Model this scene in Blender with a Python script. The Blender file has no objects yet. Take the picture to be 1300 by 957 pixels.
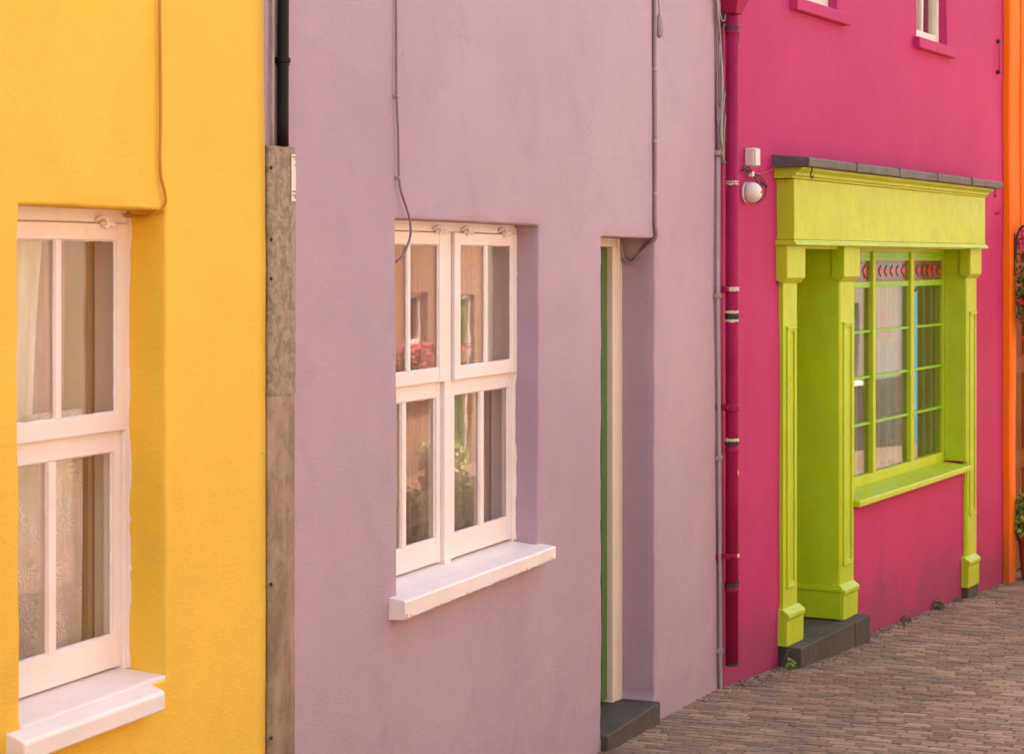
import bpy, bmesh, math, random
from mathutils import Vector, Matrix, noise
random.seed(7)
R = math.radians
sc = bpy.context.scene
col = sc.collection

# ------------------------------------------------------------------ frames
class Frame:
    """x = metres along the facade, y = INTO the house (minus = out to the street), z = up"""
    def __init__(s, ox, oy, ang):
        s.ang = ang
        s.M = Matrix.Translation((ox, oy, 0)) @ Matrix.Rotation(ang, 4, 'Z')
P0 = (1.048, 10.4)
AL = math.atan2(2600, 1050); AP = math.atan2(2600, 1390)
FL = Frame(P0[0], P0[1], AL)
FP = Frame(P0[0], P0[1], AP)
def G(y): return -0.048*(y-10.9)
def gl(fr, s, w=0.0):
    p = fr.M @ Vector((s, -w, 0)); return G(p.y)

# ------------------------------------------------------------------ materials
def new_mat(name):
    m = bpy.data.materials.new(name); m.use_nodes = True
    nt = m.node_tree; b = nt.nodes['Principled BSDF']
    return m, nt, b
def N(nt, t, **k):
    n = nt.nodes.new(t)
    for a, v in k.items(): setattr(n, a, v)
    return n
def mixc(nt, fac, a, b, blend='MIX'):
    n = N(nt, 'ShaderNodeMix', data_type='RGBA', blend_type=blend)
    for i, v in ((0, fac), (6, a), (7, b)):
        if hasattr(v, 'links') or isinstance(v, bpy.types.NodeSocket): nt.links.new(v, n.inputs[i])
        else: n.inputs[i].default_value = v if i == 0 else (*v, 1)[:4]
    return n.outputs[2]
def ramp(nt, src, lo, hi, a=0.0, b=1.0):
    n = N(nt, 'ShaderNodeMapRange'); n.clamp = True; n.interpolation_type = 'SMOOTHSTEP'
    nt.links.new(src, n.inputs[0])
    n.inputs[1].default_value = lo; n.inputs[2].default_value = hi
    n.inputs[3].default_value = a; n.inputs[4].default_value = b
    return n.outputs[0]
def noi(nt, vec, scale, detail=3, rough=.55, stretch=None, dist=0):
    if stretch:
        mp = N(nt, 'ShaderNodeMapping'); mp.inputs['Scale'].default_value = stretch
        nt.links.new(vec, mp.inputs[0]); vec = mp.outputs[0]
    n = N(nt, 'ShaderNodeTexNoise'); nt.links.new(vec, n.inputs[0])
    n.inputs['Scale'].default_value = scale; n.inputs['Detail'].default_value = detail
    n.inputs['Roughness'].default_value = rough; n.inputs['Distortion'].default_value = dist
    return n.outputs[0]
def bump(nt, b, items):
    prev = None
    for h, st, d in items:
        n = N(nt, 'ShaderNodeBump'); n.inputs['Strength'].default_value = st
        n.inputs['Distance'].default_value = d; nt.links.new(h, n.inputs['Height'])
        if prev: nt.links.new(prev, n.inputs['Normal'])
        prev = n.outputs[0]
    nt.links.new(prev, b.inputs['Normal'])
def mul(c, k): return tuple(min(1, x*k) for x in c)

def plaster(name, c, c2=None, rough=.75, grime=.6, coarse=1.0, streak=.25):
    m, nt, b = new_mat(name)
    tc = N(nt, 'ShaderNodeTexCoord').outputs['Object']
    big = noi(nt, tc, .55, 4, .6)
    out = mixc(nt, ramp(nt, big, .3, .7), mul(c, .93), c2 or mul(c, 1.05))
    med = noi(nt, tc, 3.2, 5, .65, dist=.6)
    out = mixc(nt, ramp(nt, med, .45, .8, 0, .42), out, mul(c, .82))
    # faint rain streaks
    st = noi(nt, tc, 1.0, 5, .6, stretch=(9, 9, .45))
    out = mixc(nt, ramp(nt, st, .52, .8, 0, streak), out, mul(c, .72))
    # tiny pits and knocks
    pit = noi(nt, tc, 26, 2, .5)
    out = mixc(nt, ramp(nt, pit, .76, .80, 0, .35), out, mul(c, .55))
    # hairline cracks, only here and there
    wv = N(nt, 'ShaderNodeTexNoise'); nt.links.new(tc, wv.inputs[0]); wv.inputs['Scale'].default_value = 3.5; wv.inputs['Detail'].default_value = 4
    va = N(nt, 'ShaderNodeVectorMath', operation='MULTIPLY_ADD'); nt.links.new(wv.outputs[1], va.inputs[0]); va.inputs[1].default_value = (.5, .5, .5); nt.links.new(tc, va.inputs[2])
    vc = N(nt, 'ShaderNodeTexVoronoi', feature='DISTANCE_TO_EDGE'); vc.inputs['Scale'].default_value = .9; nt.links.new(va.outputs[0], vc.inputs[0])
    ck = N(nt, 'ShaderNodeMath', operation='MULTIPLY'); nt.links.new(ramp(nt, vc.outputs[0], .0005, .0022, 1, 0), ck.inputs[0]); nt.links.new(ramp(nt, noi(nt, tc, .9, 2), .50, .60, 0, .38), ck.inputs[1])
    out = mixc(nt, ck.outputs[0], out, mul(c, .42))
    # an over-painted repair in a slightly different tone
    rp = noi(nt, tc, .8, 1.5, .4)
    out = mixc(nt, ramp(nt, rp, .600, .612, 0, .22), out, mul(c, 1.12))
    # paler rubbed spots
    rub = noi(nt, tc, 9, 6, .7)
    out = mixc(nt, ramp(nt, rub, .66, .78, 0, .22), out, tuple(min(1, x*.8+.22) for x in c))
    # splash grime near the ground
    g = N(nt, 'ShaderNodeNewGeometry').outputs['Position']
    sx = N(nt, 'ShaderNodeSeparateXYZ'); nt.links.new(g, sx.inputs[0])
    mm = N(nt, 'ShaderNodeMath', operation='MULTIPLY_ADD'); nt.links.new(sx.outputs[1], mm.inputs[0])
    mm.inputs[1].default_value = .048; mm.inputs[2].default_value = -.048*10.9
    ad = N(nt, 'ShaderNodeMath', operation='ADD'); nt.links.new(mm.outputs[0], ad.inputs[0]); nt.links.new(sx.outputs[2], ad.inputs[1])
    jn = N(nt, 'ShaderNodeMath', operation='MULTIPLY_ADD'); nt.links.new(med, jn.inputs[0]); jn.inputs[1].default_value = -.9; nt.links.new(ad.outputs[0], jn.inputs[2])
    gm = ramp(nt, jn.outputs[0], -.42, .05, 1, 0)
    gm2 = N(nt, 'ShaderNodeMath', operation='MULTIPLY'); nt.links.new(gm, gm2.inputs[0]); gm2.inputs[1].default_value = grime
    out = mixc(nt, gm2.outputs[0], out, (c[0]*.38+.03, c[1]*.5+.03, c[2]*.5+.03))
    nt.links.new(out, b.inputs['Base Color'])
    b.inputs['Roughness'].default_value = rough
    b.inputs['Specular IOR Level'].default_value = .3
    fine = noi(nt, tc, 120*coarse, 3, .6, stretch=(.5, .5, 1))
    mid = noi(nt, tc, 34*coarse, 4, .6, stretch=(.6, .6, 1))
    lrg = noi(nt, tc, 6, 3, .5)
    bump(nt, b, [(lrg, .22, .010), (mid, .42, .0030), (fine, .8, .0026)])
    return m

def paint(name, c, rough=.4, var=.08, dirt=.25, dirtc=None, bs=60, bd=.0012, spec=.5, metal=0.0, grain=0.0):
    m, nt, b = new_mat(name)
    tc = N(nt, 'ShaderNodeTexCoord').outputs['Object']
    a = noi(nt, tc, 4, 5, .6)
    out = mixc(nt, ramp(nt, a, .3, .7), mul(c, 1-var), mul(c, 1+var))
    d = noi(nt, tc, 17, 6, .7, dist=.5)
    out = mixc(nt, ramp(nt, d, .55, .78, 0, dirt), out, dirtc or mul(c, .45))
    if grain:
        gr = noi(nt, tc, 1, 5, .7, stretch=(60, 60, 2.2)); out = mixc(nt, ramp(nt, gr, .45, .75, 0, grain), out, mul(c, .55))
        wr = noi(nt, tc, 2.6, 6, .75); out = mixc(nt, ramp(nt, wr, .56, .68, 0, grain*.8), out, tuple(min(1, k*.75+.12) for k in c))
    sp = noi(nt, tc, 70, 2, .5)
    out = mixc(nt, ramp(nt, sp, .72, .78, 0, dirt*1.3), out, dirtc or mul(c, .35))
    nt.links.new(out, b.inputs['Base Color'])
    rr = ramp(nt, d, .3, .8, rough*.85, min(1, rough*1.35)); nt.links.new(rr, b.inputs['Roughness'])
    b.inputs['Metallic'].default_value = metal
    b.inputs['Specular IOR Level'].default_value = spec
    f1 = noi(nt, tc, bs, 3, .6); f2 = noi(nt, tc, 9, 3, .5)
    bump(nt, b, [(f2, .4, .004), (f1, .5, bd)])
    return m

def glass_mat(name, tint=(1, 1, 1), ior=1.5, wav=.05):
    m = bpy.data.materials.new(name); m.use_nodes = True
    nt = m.node_tree; nt.nodes.clear()
    o = N(nt, 'ShaderNodeOutputMaterial'); tr = N(nt, 'ShaderNodeBsdfTransparent'); gl_ = N(nt, 'ShaderNodeBsdfGlossy')
    tr.inputs[0].default_value = (*tint, 1); gl_.inputs['Roughness'].default_value = .012
    fz = N(nt, 'ShaderNodeFresnel'); ge = N(nt, 'ShaderNodeNewGeometry'); mr = N(nt, 'ShaderNodeMapRange')
    mr.inputs[3].default_value = ior; mr.inputs[4].default_value = 1/ior   # the rear face of the thin pane reflects like the front one
    nt.links.new(ge.outputs['Backfacing'], mr.inputs[0]); nt.links.new(mr.outputs[0], fz.inputs[0])
    tc = N(nt, 'ShaderNodeTexCoord').outputs['Object']
    h = noi(nt, tc, 5, 2, .4)
    bp = N(nt, 'ShaderNodeBump'); bp.inputs['Strength'].default_value = wav; bp.inputs['Distance'].default_value = .003
    nt.links.new(h, bp.inputs['Height']); nt.links.new(bp.outputs[0], gl_.inputs['Normal'])
    # thin film of street dust
    dd = N(nt, 'ShaderNodeBsdfDiffuse'); dd.inputs[0].default_value = (.5, .46, .4, 1)
    ds = noi(nt, tc, 6, 6, .7)
    mx = N(nt, 'ShaderNodeMixShader'); nt.links.new(fz.outputs[0], mx.inputs[0]); nt.links.new(tr.outputs[0], mx.inputs[1]); nt.links.new(gl_.outputs[0], mx.inputs[2])
    m2 = N(nt, 'ShaderNodeMixShader'); nt.links.new(ramp(nt, ds, .35, .85, .01, .06), m2.inputs[0])
    nt.links.new(mx.outputs[0], m2.inputs[1]); nt.links.new(dd.outputs[0], m2.inputs[2])
    nt.links.new(m2.outputs[0], o.inputs[0])
    return m

def cloth_mat(name, c, pattern=False, trans=.35, alpha=1.0):
    m, nt, b = new_mat(name)
    tc = N(nt, 'ShaderNodeTexCoord').outputs['Object']
    a = noi(nt, tc, 3, 4, .6, stretch=(6, 6, 1))
    out = mixc(nt, ramp(nt, a, .3, .7), mul(c, .85), mul(c, 1.1))
    out_n = out
    b.inputs['Roughness'].default_value = .9
    b.inputs['Specular IOR Level'].default_value = .1
    fi = noi(nt, tc, 400, 1, .5)
    bump(nt, b, [(fi, .3, .0008)])
    if pattern:
        v = N(nt, 'ShaderNodeTexVoronoi', feature='DISTANCE_TO_EDGE'); v.inputs['Scale'].default_value = 17; nt.links.new(tc, v.inputs[0])
        v2 = N(nt, 'ShaderNodeTexVoronoi'); v2.inputs['Scale'].default_value = 24; nt.links.new(tc, v2.inputs[0])
        w = N(nt, 'ShaderNodeMath', operation='SINE'); k = N(nt, 'ShaderNodeMath', operation='MULTIPLY'); k.inputs[1].default_value = 38
        nt.links.new(v2.outputs[0], k.inputs[0]); nt.links.new(k.outputs[0], w.inputs[0])
        am = N(nt, 'ShaderNodeMath', operation='MULTIPLY'); nt.links.new(w.outputs[0], am.inputs[0]); nt.links.new(ramp(nt, noi(nt, tc, 9, 3), .42, .6), am.inputs[1])
        r1 = ramp(nt, am.outputs[0], -.1, .5, .66, .93)
        nt.links.new(r1, b.inputs['Alpha'])
    elif alpha < 1:
        b.inputs['Alpha'].default_value = alpha
    nt.links.new(out_n, b.inputs['Base Color'])
    return m

def leaf_mat(name, c1, c2, rough=.5):
    m, nt, b = new_mat(name)
    g = N(nt, 'ShaderNodeNewGeometry')
    out = mixc(nt, g.outputs['Random Per Island'], c1, c2)
    nt.links.new(out, b.inputs['Base Color']); b.inputs['Roughness'].default_value = rough
    b.inputs['Transmission Weight'].default_value = .0
    return m

YEL = (.84, .51, .062); LIL = (.435, .295, .355); PNK = (.45, .022, .13); ORG = (.88, .16, .008); LIM = (.43, .55, .018)
M = {}
M['yellow'] = plaster('yellow_plaster', YEL, streak=.08, grime=.3)
M['lilac'] = plaster('lilac_plaster', LIL, (.465, .325, .37), streak=.08, grime=.25)
M['pink'] = plaster('pink_plaster', PNK, (.49, .032, .13), grime=.6, streak=.30, coarse=.7)
M['orange'] = plaster('orange_plaster', ORG, streak=.15)
M['white'] = paint('white_gloss_paint', (.84, .73, .68), .38, .04, .22, (.5, .42, .34))
M['cream'] = paint('cream_paint', (.80, .66, .52), .4, .04, .15)
M['green'] = paint('green_door_paint', (.05, .135, .022), .35, .08, .2)
M['lime'] = paint('lime_paint', LIM, .45, .06, .28, (.26, .24, .02), bs=45, bd=.002, grain=.16)
M['green2'] = paint('bright_green_paint', (.20, .52, .02), .4, .08, .2)
M['lead'] = paint('lead_flashing', (.095, .085, .078), .6, .2, .5, (.26, .25, .23), metal=.0, bs=30, bd=.003)
M['slate'] = paint('dark_stone', (.060, .047, .036), .7, .25, .6, (.15, .13, .105), bs=40, bd=.004)
M['crimson'] = paint('crimson_pipe_paint', (.32, .010, .065), .62, .1, .2, (.14, .008, .03), bs=30, spec=.15)
M['chip'] = paint('bare_primer', (.62, .47, .36), .8, .15, .6, (.12, .1, .08), bs=60)
M['rust'] = paint('dark_iron', (.035, .028, .022), .7, .3, .4, (.10, .05, .03), bs=80)
M['black'] = paint('black_pipe_plastic', (.010, .007, .006), .5, .15, .1, (.03, .024, .02), bs=40, spec=.2)
M['tan'] = paint('tan_lining', (.50, .34, .20), .6, .1, .3)
M['tan2'] = paint('brown_lining', (.20, .12, .085), .6, .1, .3)
M['plastic'] = paint('white_plastic', (.72, .62, .54), .45, .04, .3, (.3, .2, .12))
M['roof'] = paint('roof_slate', (.07, .07, .08), .6, .2, .3, bs=20, bd=.01)
M['room'] = paint('room_wall', (.22, .16, .13), .9, .05, .1)
M['room2'] = paint('room_wall_grey', (.16, .15, .14), .9, .05, .1)
M['cable_l'] = paint('lilac_painted_cable', (.23, .13, .16), .55, .1, .3)
M['conduit'] = paint('lilac_painted_conduit', (.36, .25, .28), .5, .1, .3)
M['cable_y'] = paint('yellow_painted_cable', (.52, .22, .012), .55, .1, .2)
M['cable_g'] = paint('grey_cable', (.34, .29, .26), .6, .25, .5, (.09, .07, .06))
M['cable_k'] = paint('dark_cable', (.05, .02, .025), .6, .25, .4)
M['cable_p'] = paint('pink_painted_cable', (.42, .04, .13), .5, .1, .3)
M['terra'] = paint('terracotta', (.33, .085, .035), .8, .15, .4)
M['wood'] = paint('brown_wood', (.20, .065, .012), .6, .15, .3)
M['teal'] = cloth_mat('teal_reflection_cloth', (.03, .30, .36))  # this and the next imitate a coloured reflection in the shop glass
M['pink_reflect'] = cloth_mat('pink_reflection_cloth', (.60, .08, .14))
M['red'] = paint('red_glass', (.42, .010, .035), .25, .1, .1)
M['magenta'] = paint('magenta_glass', (.24, .008, .05), .25, .1, .1)
M['greyglass'] = paint('grey_obscure_glass', (.10, .085, .085), .15, .3, .3, (.07, .06, .06), bs=60, bd=.003)
M['glass'] = glass_mat('window_glass', (.975, .965, .95), 1.55)
M['glass2'] = glass_mat('shop_glass', (.85, .84, .82), 1.6, .06)
M['net'] = cloth_mat('net_curtain', (.95, .92, .85), alpha=.95)
M['net2'] = cloth_mat('beige_curtain', (.50, .40, .32), alpha=.96)
M['rose'] = cloth_mat('dusky_rose_curtain', (.62, .42, .38), alpha=.97)
M['lace2'] = cloth_mat('fine_lace', (.62, .52, .44), pattern=True)
M['lace'] = cloth_mat('lace_curtain', (.85, .76, .68), pattern=True)
M['leaf'] = leaf_mat('leaf_green', (.045, .11, .012), (.16, .20, .03))
M['leaf2'] = leaf_mat('leaf_bright', (.12, .22, .02), (.30, .34, .05))
M['leaf3'] = leaf_mat('leaf_sun_tinted', (.22, .34, .05), (.62, .68, .28))  # paler greens painted in for sunlight that the shaded street shrubs lack
M['flower'] = leaf_mat('flower_pink', (.65, .03, .12), (.8, .12, .2))
M['flower2'] = leaf_mat('flower_red', (.7, .02, .03), (.85, .15, .3))
M['dead'] = leaf_mat('leaf_dry', (.14, .08, .035), (.25, .18, .09))
M['pebble'] = leaf_mat('pebble_grey', (.10, .075, .055), (.27, .20, .15), .9)

# galvanised cover: crystalline mottled zinc
def galv(name, a, bcol, scale, pink):
    m, nt, b = new_mat(name)
    tc = N(nt, 'ShaderNodeTexCoord').outputs['Object']
    n1 = noi(nt, tc, scale, 4, .62, dist=.7)
    out = mixc(nt, ramp(nt, n1, .38, .62), a, bcol)
    n5 = noi(nt, tc, scale*3, 3, .6); out = mixc(nt, ramp(nt, n5, .5, .7, 0, .35), out, mul(bcol, 1.25))
    n2 = noi(nt, tc, 5, 5, .6, stretch=(3, 3, .6))
    out = mixc(nt, ramp(nt, n2, .45, .7, 0, pink), out, (.50, .30, .24))
    n3 = noi(nt, tc, 90, 3, .6)
    out = mixc(nt, ramp(nt, n3, .6, .75, 0, .5), out, mul(a, .6))
    nt.links.new(out, b.inputs['Base Color']); b.inputs['Roughness'].default_value = .55; b.inputs['Metallic'].default_value = .25
    bump(nt, b, [(n1, .3, .001), (n3, .4, .0008)])
    return m
M['galv'] = galv('galvanised_steel', (.165, .120, .085), (.31, .235, .17), 30, .25)
M['galv2'] = galv('worn_galvanised_steel', (.20, .14, .10), (.30, .215, .155), 10, .55)

def brick_mat():
    m, nt, b = new_mat('brick_paver')
    g = N(nt, 'ShaderNodeNewGeometry')
    tc = N(nt, 'ShaderNodeTexCoord').outputs['Object']
    cr = N(nt, 'ShaderNodeValToRGB'); nt.links.new(g.outputs['Random Per Island'], cr.inputs[0])
    e = cr.color_ramp.elements
    e[0].position = 0; e[0].color = (.17, .098, .062, 1); e[1].position = 1; e[1].color = (.38, .250, .165, 1)
    x = e.new(.35); x.color = (.255, .154, .098, 1); x = e.new(.7); x.color = (.29, .188, .124, 1)
    n = noi(nt, tc, 2.2, 5, .65)
    out = mixc(nt, ramp(nt, n, .40, .68, 0, .7), cr.outputs[0], (.15, .108, .080))
    n2 = noi(nt, tc, 60, 4, .6)
    out = mixc(nt, ramp(nt, n2, .45, .75, 0, .5), out, (.22, .165, .12))
    nt.links.new(out, b.inputs['Base Color']); b.inputs['Roughness'].default_value = .9
    bump(nt, b, [(n2, .5, .002)])
    return m
M['brick'] = brick_mat()
M['grit'] = paint('joint_grit', (.20, .15, .11), .95, .25, .6, (.06, .05, .042), bs=200, bd=.003)

# ------------------------------------------------------------------ mesh builder
class MB:
    def __init__(s): s.v = []; s.f = []; s.sm = []
    def face(s, idx, sm=False): s.f.append(idx); s.sm.append(sm)
    def box(s, s0, s1, w0, w1, z0, z1, jit=0):
        """s along facade, w outwards, z up"""
        b = len(s.v); j = lambda: random.uniform(-jit, jit)
        for z in (z0, z1):
            for (a, w) in ((s0, w0), (s1, w0), (s1, w1), (s0, w1)): s.v.append((a+j(), -w+j(), z+j()))
        for q in ((0, 1, 2, 3), (4, 5, 6, 7), (0, 1, 5, 4), (1, 2, 6, 5), (2, 3, 7, 6), (3, 0, 4, 7)): s.face([b+i for i in q])
        return s
    def prism(s, prof, a0, a1, axis='s'):
        """profile extruded. axis s: prof=(w,z) along s. axis z: prof=(s,w) along z. axis w: prof=(s,z) along w"""
        b = len(s.v); n = len(prof)
        for a in (a0, a1):
            for p in prof:
                if axis == 's': s.v.append((a, -p[0], p[1]))
                elif axis == 'z': s.v.append((p[0], -p[1], a))
                else: s.v.append((p[0], -a, p[1]))
        s.face([b+i for i in range(n)]); s.face([b+n+i for i in range(n)])
        for i in range(n): s.face([b+i, b+(i+1) % n, b+n+(i+1) % n, b+n+i])
        return s
    def tube(s, pts, r, n=8, smooth=True, sub=4):
        pts = [Vector((p[0], -p[1], p[2])) for p in pts]
        if smooth and len(pts) > 2:
            q = []
            P = [pts[0]*2-pts[1]]+pts+[pts[-1]*2-pts[-2]]
            for i in range(1, len(P)-2):
                for k in range(sub):
                    t = k/sub; a, b_, c, d = P[i-1:i+3]
                    q.append(.5*((2*b_)+(-a+c)*t+(2*a-5*b_+4*c-d)*t*t+(-a+3*b_-3*c+d)*t**3))
            q.append(pts[-1]); pts = q
        base = len(s.v); m = len(pts)
        rr = r if callable(r) else (lambda t: r)
        prevx = None
        for i, p in enumerate(pts):
            t = (pts[min(i+1, m-1)]-pts[max(i-1, 0)]).normalized()
            x = Vector((1, 0, 0)) if prevx is None else prevx
            x = (x-t*x.dot(t))
            if x.length < 1e-4: x = Vector((0, 1, 0))-t*t.y
            x.normalize(); y = t.cross(x); prevx = x
            for k in range(n):
                a = 2*math.pi*k/n
                s.v.append(tuple(p+(x*math.cos(a)+y*math.sin(a))*rr(i/(m-1))))
        for i in range(m-1):
            for k in range(n):
                s.face([base+i*n+k, base+i*n+(k+1) % n, base+(i+1)*n+(k+1) % n, base+(i+1)*n+k], True)
        s.face([base+k for k in range(n)]); s.face([base+(m-1)*n+k for k in range(n)])
        return s
    def lathe(s, prof, cs, cw, n=20, ax='z', z0=0):
        """prof list of (r, h)"""
        base = len(s.v)
        for (r, h) in prof:
            for k in range(n):
                a = 2*math.pi*k/n
                if ax == 'z': s.v.append((cs+r*math.cos(a), -(cw+r*math.sin(a)), z0+h))
                else: s.v.append((cs+r*math.cos(a), -(cw+h), z0+r*math.sin(a)))
        for i in range(len(prof)-1):
            for k in range(n): s.face([base+i*n+k, base+i*n+(k+1) % n, base+(i+1)*n+(k+1) % n, base+(i+1)*n+k], True)
        s.face([base+k for k in range(n)]); s.face([base+(len(prof)-1)*n+k for k in range(n)])
        return s
    def leaves(s, pts, size, asp=.6, droop=.3):
        for p in pts:
            p = Vector((p[0], -p[1], p[2]))
            d = Vector((random.gauss(0, 1), random.gauss(0, 1), random.gauss(0, .7)-droop)).normalized()
            u = d.cross(Vector((random.gauss(0, 1), random.gauss(0, 1), random.gauss(0, 1)))).normalized()
            n = d.cross(u); L = size*random.uniform(.6, 1.3); W = L*asp*.5
            b = len(s.v)
            s.v += [tuple(p), tuple(p+d*L*.5+u*W+n*W*.4), tuple(p+d*L), tuple(p+d*L*.5-u*W+n*W*.4), tuple(p+d*L*.5)]
            s.face([b, b+1, b+4]); s.face([b+1, b+2, b+4]); s.face([b+2, b+3, b+4]); s.face([b+3, b, b+4])
        return s
    def islands(s):
        par = list(range(len(s.v)))
        def f(x):
            while par[x] != x: par[x] = par[par[x]]; x = par[x]
            return x
        for q in s.f:
            for k in q[1:]: par[f(k)] = f(q[0])
        g = {}
        for q, sm in zip(s.f, s.sm): g.setdefault(f(q[0]), []).append((q, sm))
        out = []
        for fs in g.values():
            m = MB(); mp = {}
            for q, sm in fs:
                for k in q:
                    if k not in mp: mp[k] = len(m.v); m.v.append(s.v[k])
                m.face([mp[k] for k in q], sm)
            out.append(m)
        return out
    def build(s, name, mat, parent=None, fr=None, org=(0, 0, 0), bevel=0, recalc=True, seg=2):
        o = Vector((org[0], -org[1], org[2]))
        me = bpy.data.meshes.new(name)
        me.from_pydata([tuple(Vector(v)-o) for v in s.v], [], s.f)
        me.polygons.foreach_set('use_smooth', s.sm)
        if recalc:
            bm = bmesh.new(); bm.from_mesh(me); bmesh.ops.recalc_face_normals(bm, faces=bm.faces); bm.to_mesh(me); bm.free()
        me.materials.append(mat); me.update()
        ob = bpy.data.objects.new(name, me); col.objects.link(ob)
        if bevel:
            md = ob.modifiers.new('edge', 'BEVEL'); md.width = bevel; md.segments = seg; md.limit_method = 'ANGLE'; md.angle_limit = R(40)
        if parent: ob.parent = parent
        elif fr: ob.matrix_world = fr.M @ Matrix.Translation(o)
        return ob

def tag(o, label=None, cat=None, group=None, kind=None):
    for k, v in (('label', label), ('category', cat), ('group', group), ('kind', kind)):
        if v: o[k] = v
    return o
class Thing:
    """an Empty at the thing's base; parts are built in the frame's coordinates"""
    def __init__(s, name, fr, org, label, cat, group=None):
        s.fr = fr; s.org = org
        s.o = bpy.data.objects.new(name, None); col.objects.link(s.o)
        s.o.empty_display_size = .1
        s.o.matrix_world = fr.M @ Matrix.Translation((org[0], -org[1], org[2]))
        tag(s.o, label, cat, group)
    def part(s, name, mb, mat, bevel=0, parent=None, **k):
        # parts and sub-parts share the thing's local coordinates, so no extra transform is needed
        return mb.build(name, mat, parent or s.o, org=s.org, bevel=bevel, **k)
def each(T, name, mb, mat, bevel=0, parent=None, **k):
    for m in mb.islands(): T.part(name, m, mat, bevel, parent, **k)
def single(name, fr, org, mb, mat, label, cat, group=None, bevel=0, kind=None):
    ob = mb.build(name, mat, None, fr, org, bevel)
    return tag(ob, label, cat, group, kind)

# ------------------------------------------------------------------ plastered wall with rounded, uneven openings
def lines(a, b, step, extra):
    xs = {round(a, 4), round(b, 4)} | {round(e, 4) for e in extra}
    n = max(1, int(round((b-a)/step)))
    for i in range(n+1):
        x = a+(b-a)*i/n
        if all(abs(x-e) > step*.3 for e in xs): xs.add(round(x, 4))
    return sorted(xs)
def plaster_wall(s0, s1, z0, z1, ops, step=.07, thick=.36, r=.009, amp=1.0, w=0.0, zfine=3.7, seed=0, endcap=True):
    """ops: (sa, sb, za, zb). z0 may be below ground; front is at w"""
    ex_s = []; ex_z = [zfine] if z1 > zfine else []
    for (a, b, c, d) in ops: ex_s += [a-r, b+r]; ex_z += [c-r, d+r]
    xs = lines(s0, s1, step, ex_s)
    zz = lines(z0, min(z1, zfine), step, [e for e in ex_z if e < zfine])
    if z1 > zfine: zz = sorted(set(zz+lines(zfine, z1, .25, [e for e in ex_z if e > zfine])))
    mb = MB(); idx = {}
    def dis(s, ww, z, k=1.0):
        p = Vector((s*1.3+seed, ww*1.3, z*1.3)); v = noise.noise_vector(p)*.006*amp
        q = Vector((s*9+seed, ww*9, z*9)); v += noise.noise_vector(q)*.0016*amp*k
        q = Vector((s*38+seed, ww*38, z*38)); v += noise.noise_vector(q)*.0009*amp*k*(2.0 if k > 1 else 1)
        return (s+v.x*(.35 if k == 1 else .8), -(ww+v.y), z+v.z*.4)
    def vid(i, j):
        if (i, j) not in idx:
            idx[(i, j)] = len(mb.v); edge = i in (0, len(xs)-1)
            p = dis(xs[i], w, zz[j])
            mb.v.append((xs[i] if edge else p[0], p[1], zz[j] if j in (0, len(zz)-1) else p[2]))
        return idx[(i, j)]
    def inside(x, z): return any(a-r-1e-4 < x < b+r+1e-4 and c-r-1e-4 < z < d+r+1e-4 for (a, b, c, d) in ops)
    for i in range(len(xs)-1):
        for j in range(len(zz)-1):
            if inside((xs[i]+xs[i+1])/2, (zz[j]+zz[j+1])/2): continue
            mb.face([vid(i, j), vid(i+1, j), vid(i+1, j+1), vid(i, j+1)], True)
    for (a, b, c, d) in ops:
        I = [i for i, x in enumerate(xs) if a-r-1e-4 <= x <= b+r+1e-4]; J = [j for j, z in enumerate(zz) if c-r-1e-4 <= z <= d+r+1e-4]
        loop = [(i, J[0]) for i in I]+[(I[-1], j) for j in J[1:]]+[(i, J[-1]) for i in reversed(I[:-1])]+[(I[0], j) for j in reversed(J[1:-1])]
        prev = [vid(*q) for q in loop]
        def inset(x, lo, hi, k):   # k 0..1 : 1 = fully inset by r
            if abs(x-(lo-r)) < 1e-3: return lo-r+r*k
            if abs(x-(hi+r)) < 1e-3: return hi+r-r*k
            return min(max(x, lo), hi)
        rings = [(.30, .04), (.68, .30), (.94, .66), (1, 1.0)]
        nd = max(2, int(thick/.05))
        prof = [(k, w-r*q) for k, q in rings]+[(1, w-r-(thick-r)*t/nd) for t in range(1, nd+1)]
        for k, ww in prof:
            cur = []
            for (i, j) in loop:
                cur.append(len(mb.v)); mb.v.append(dis(inset(xs[i], a, b, k), ww, inset(zz[j], c, d, k), 1.6))
            n = len(loop)
            for q in range(n): mb.face([prev[q], prev[(q+1) % n], cur[(q+1) % n], cur[q]], True)
            prev = cur
    # ends, top and back sheet of the wall
    if endcap:
        for e, i in ((s0, 0), (s1, len(xs)-1)):
            b0 = len(mb.v); mb.v += [(e, -(w-thick), z0), (e, -(w-thick), z1)]
            mb.face([b0, b0+1]+[vid(i, j) for j in reversed(range(len(zz)))])
    return mb

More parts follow.
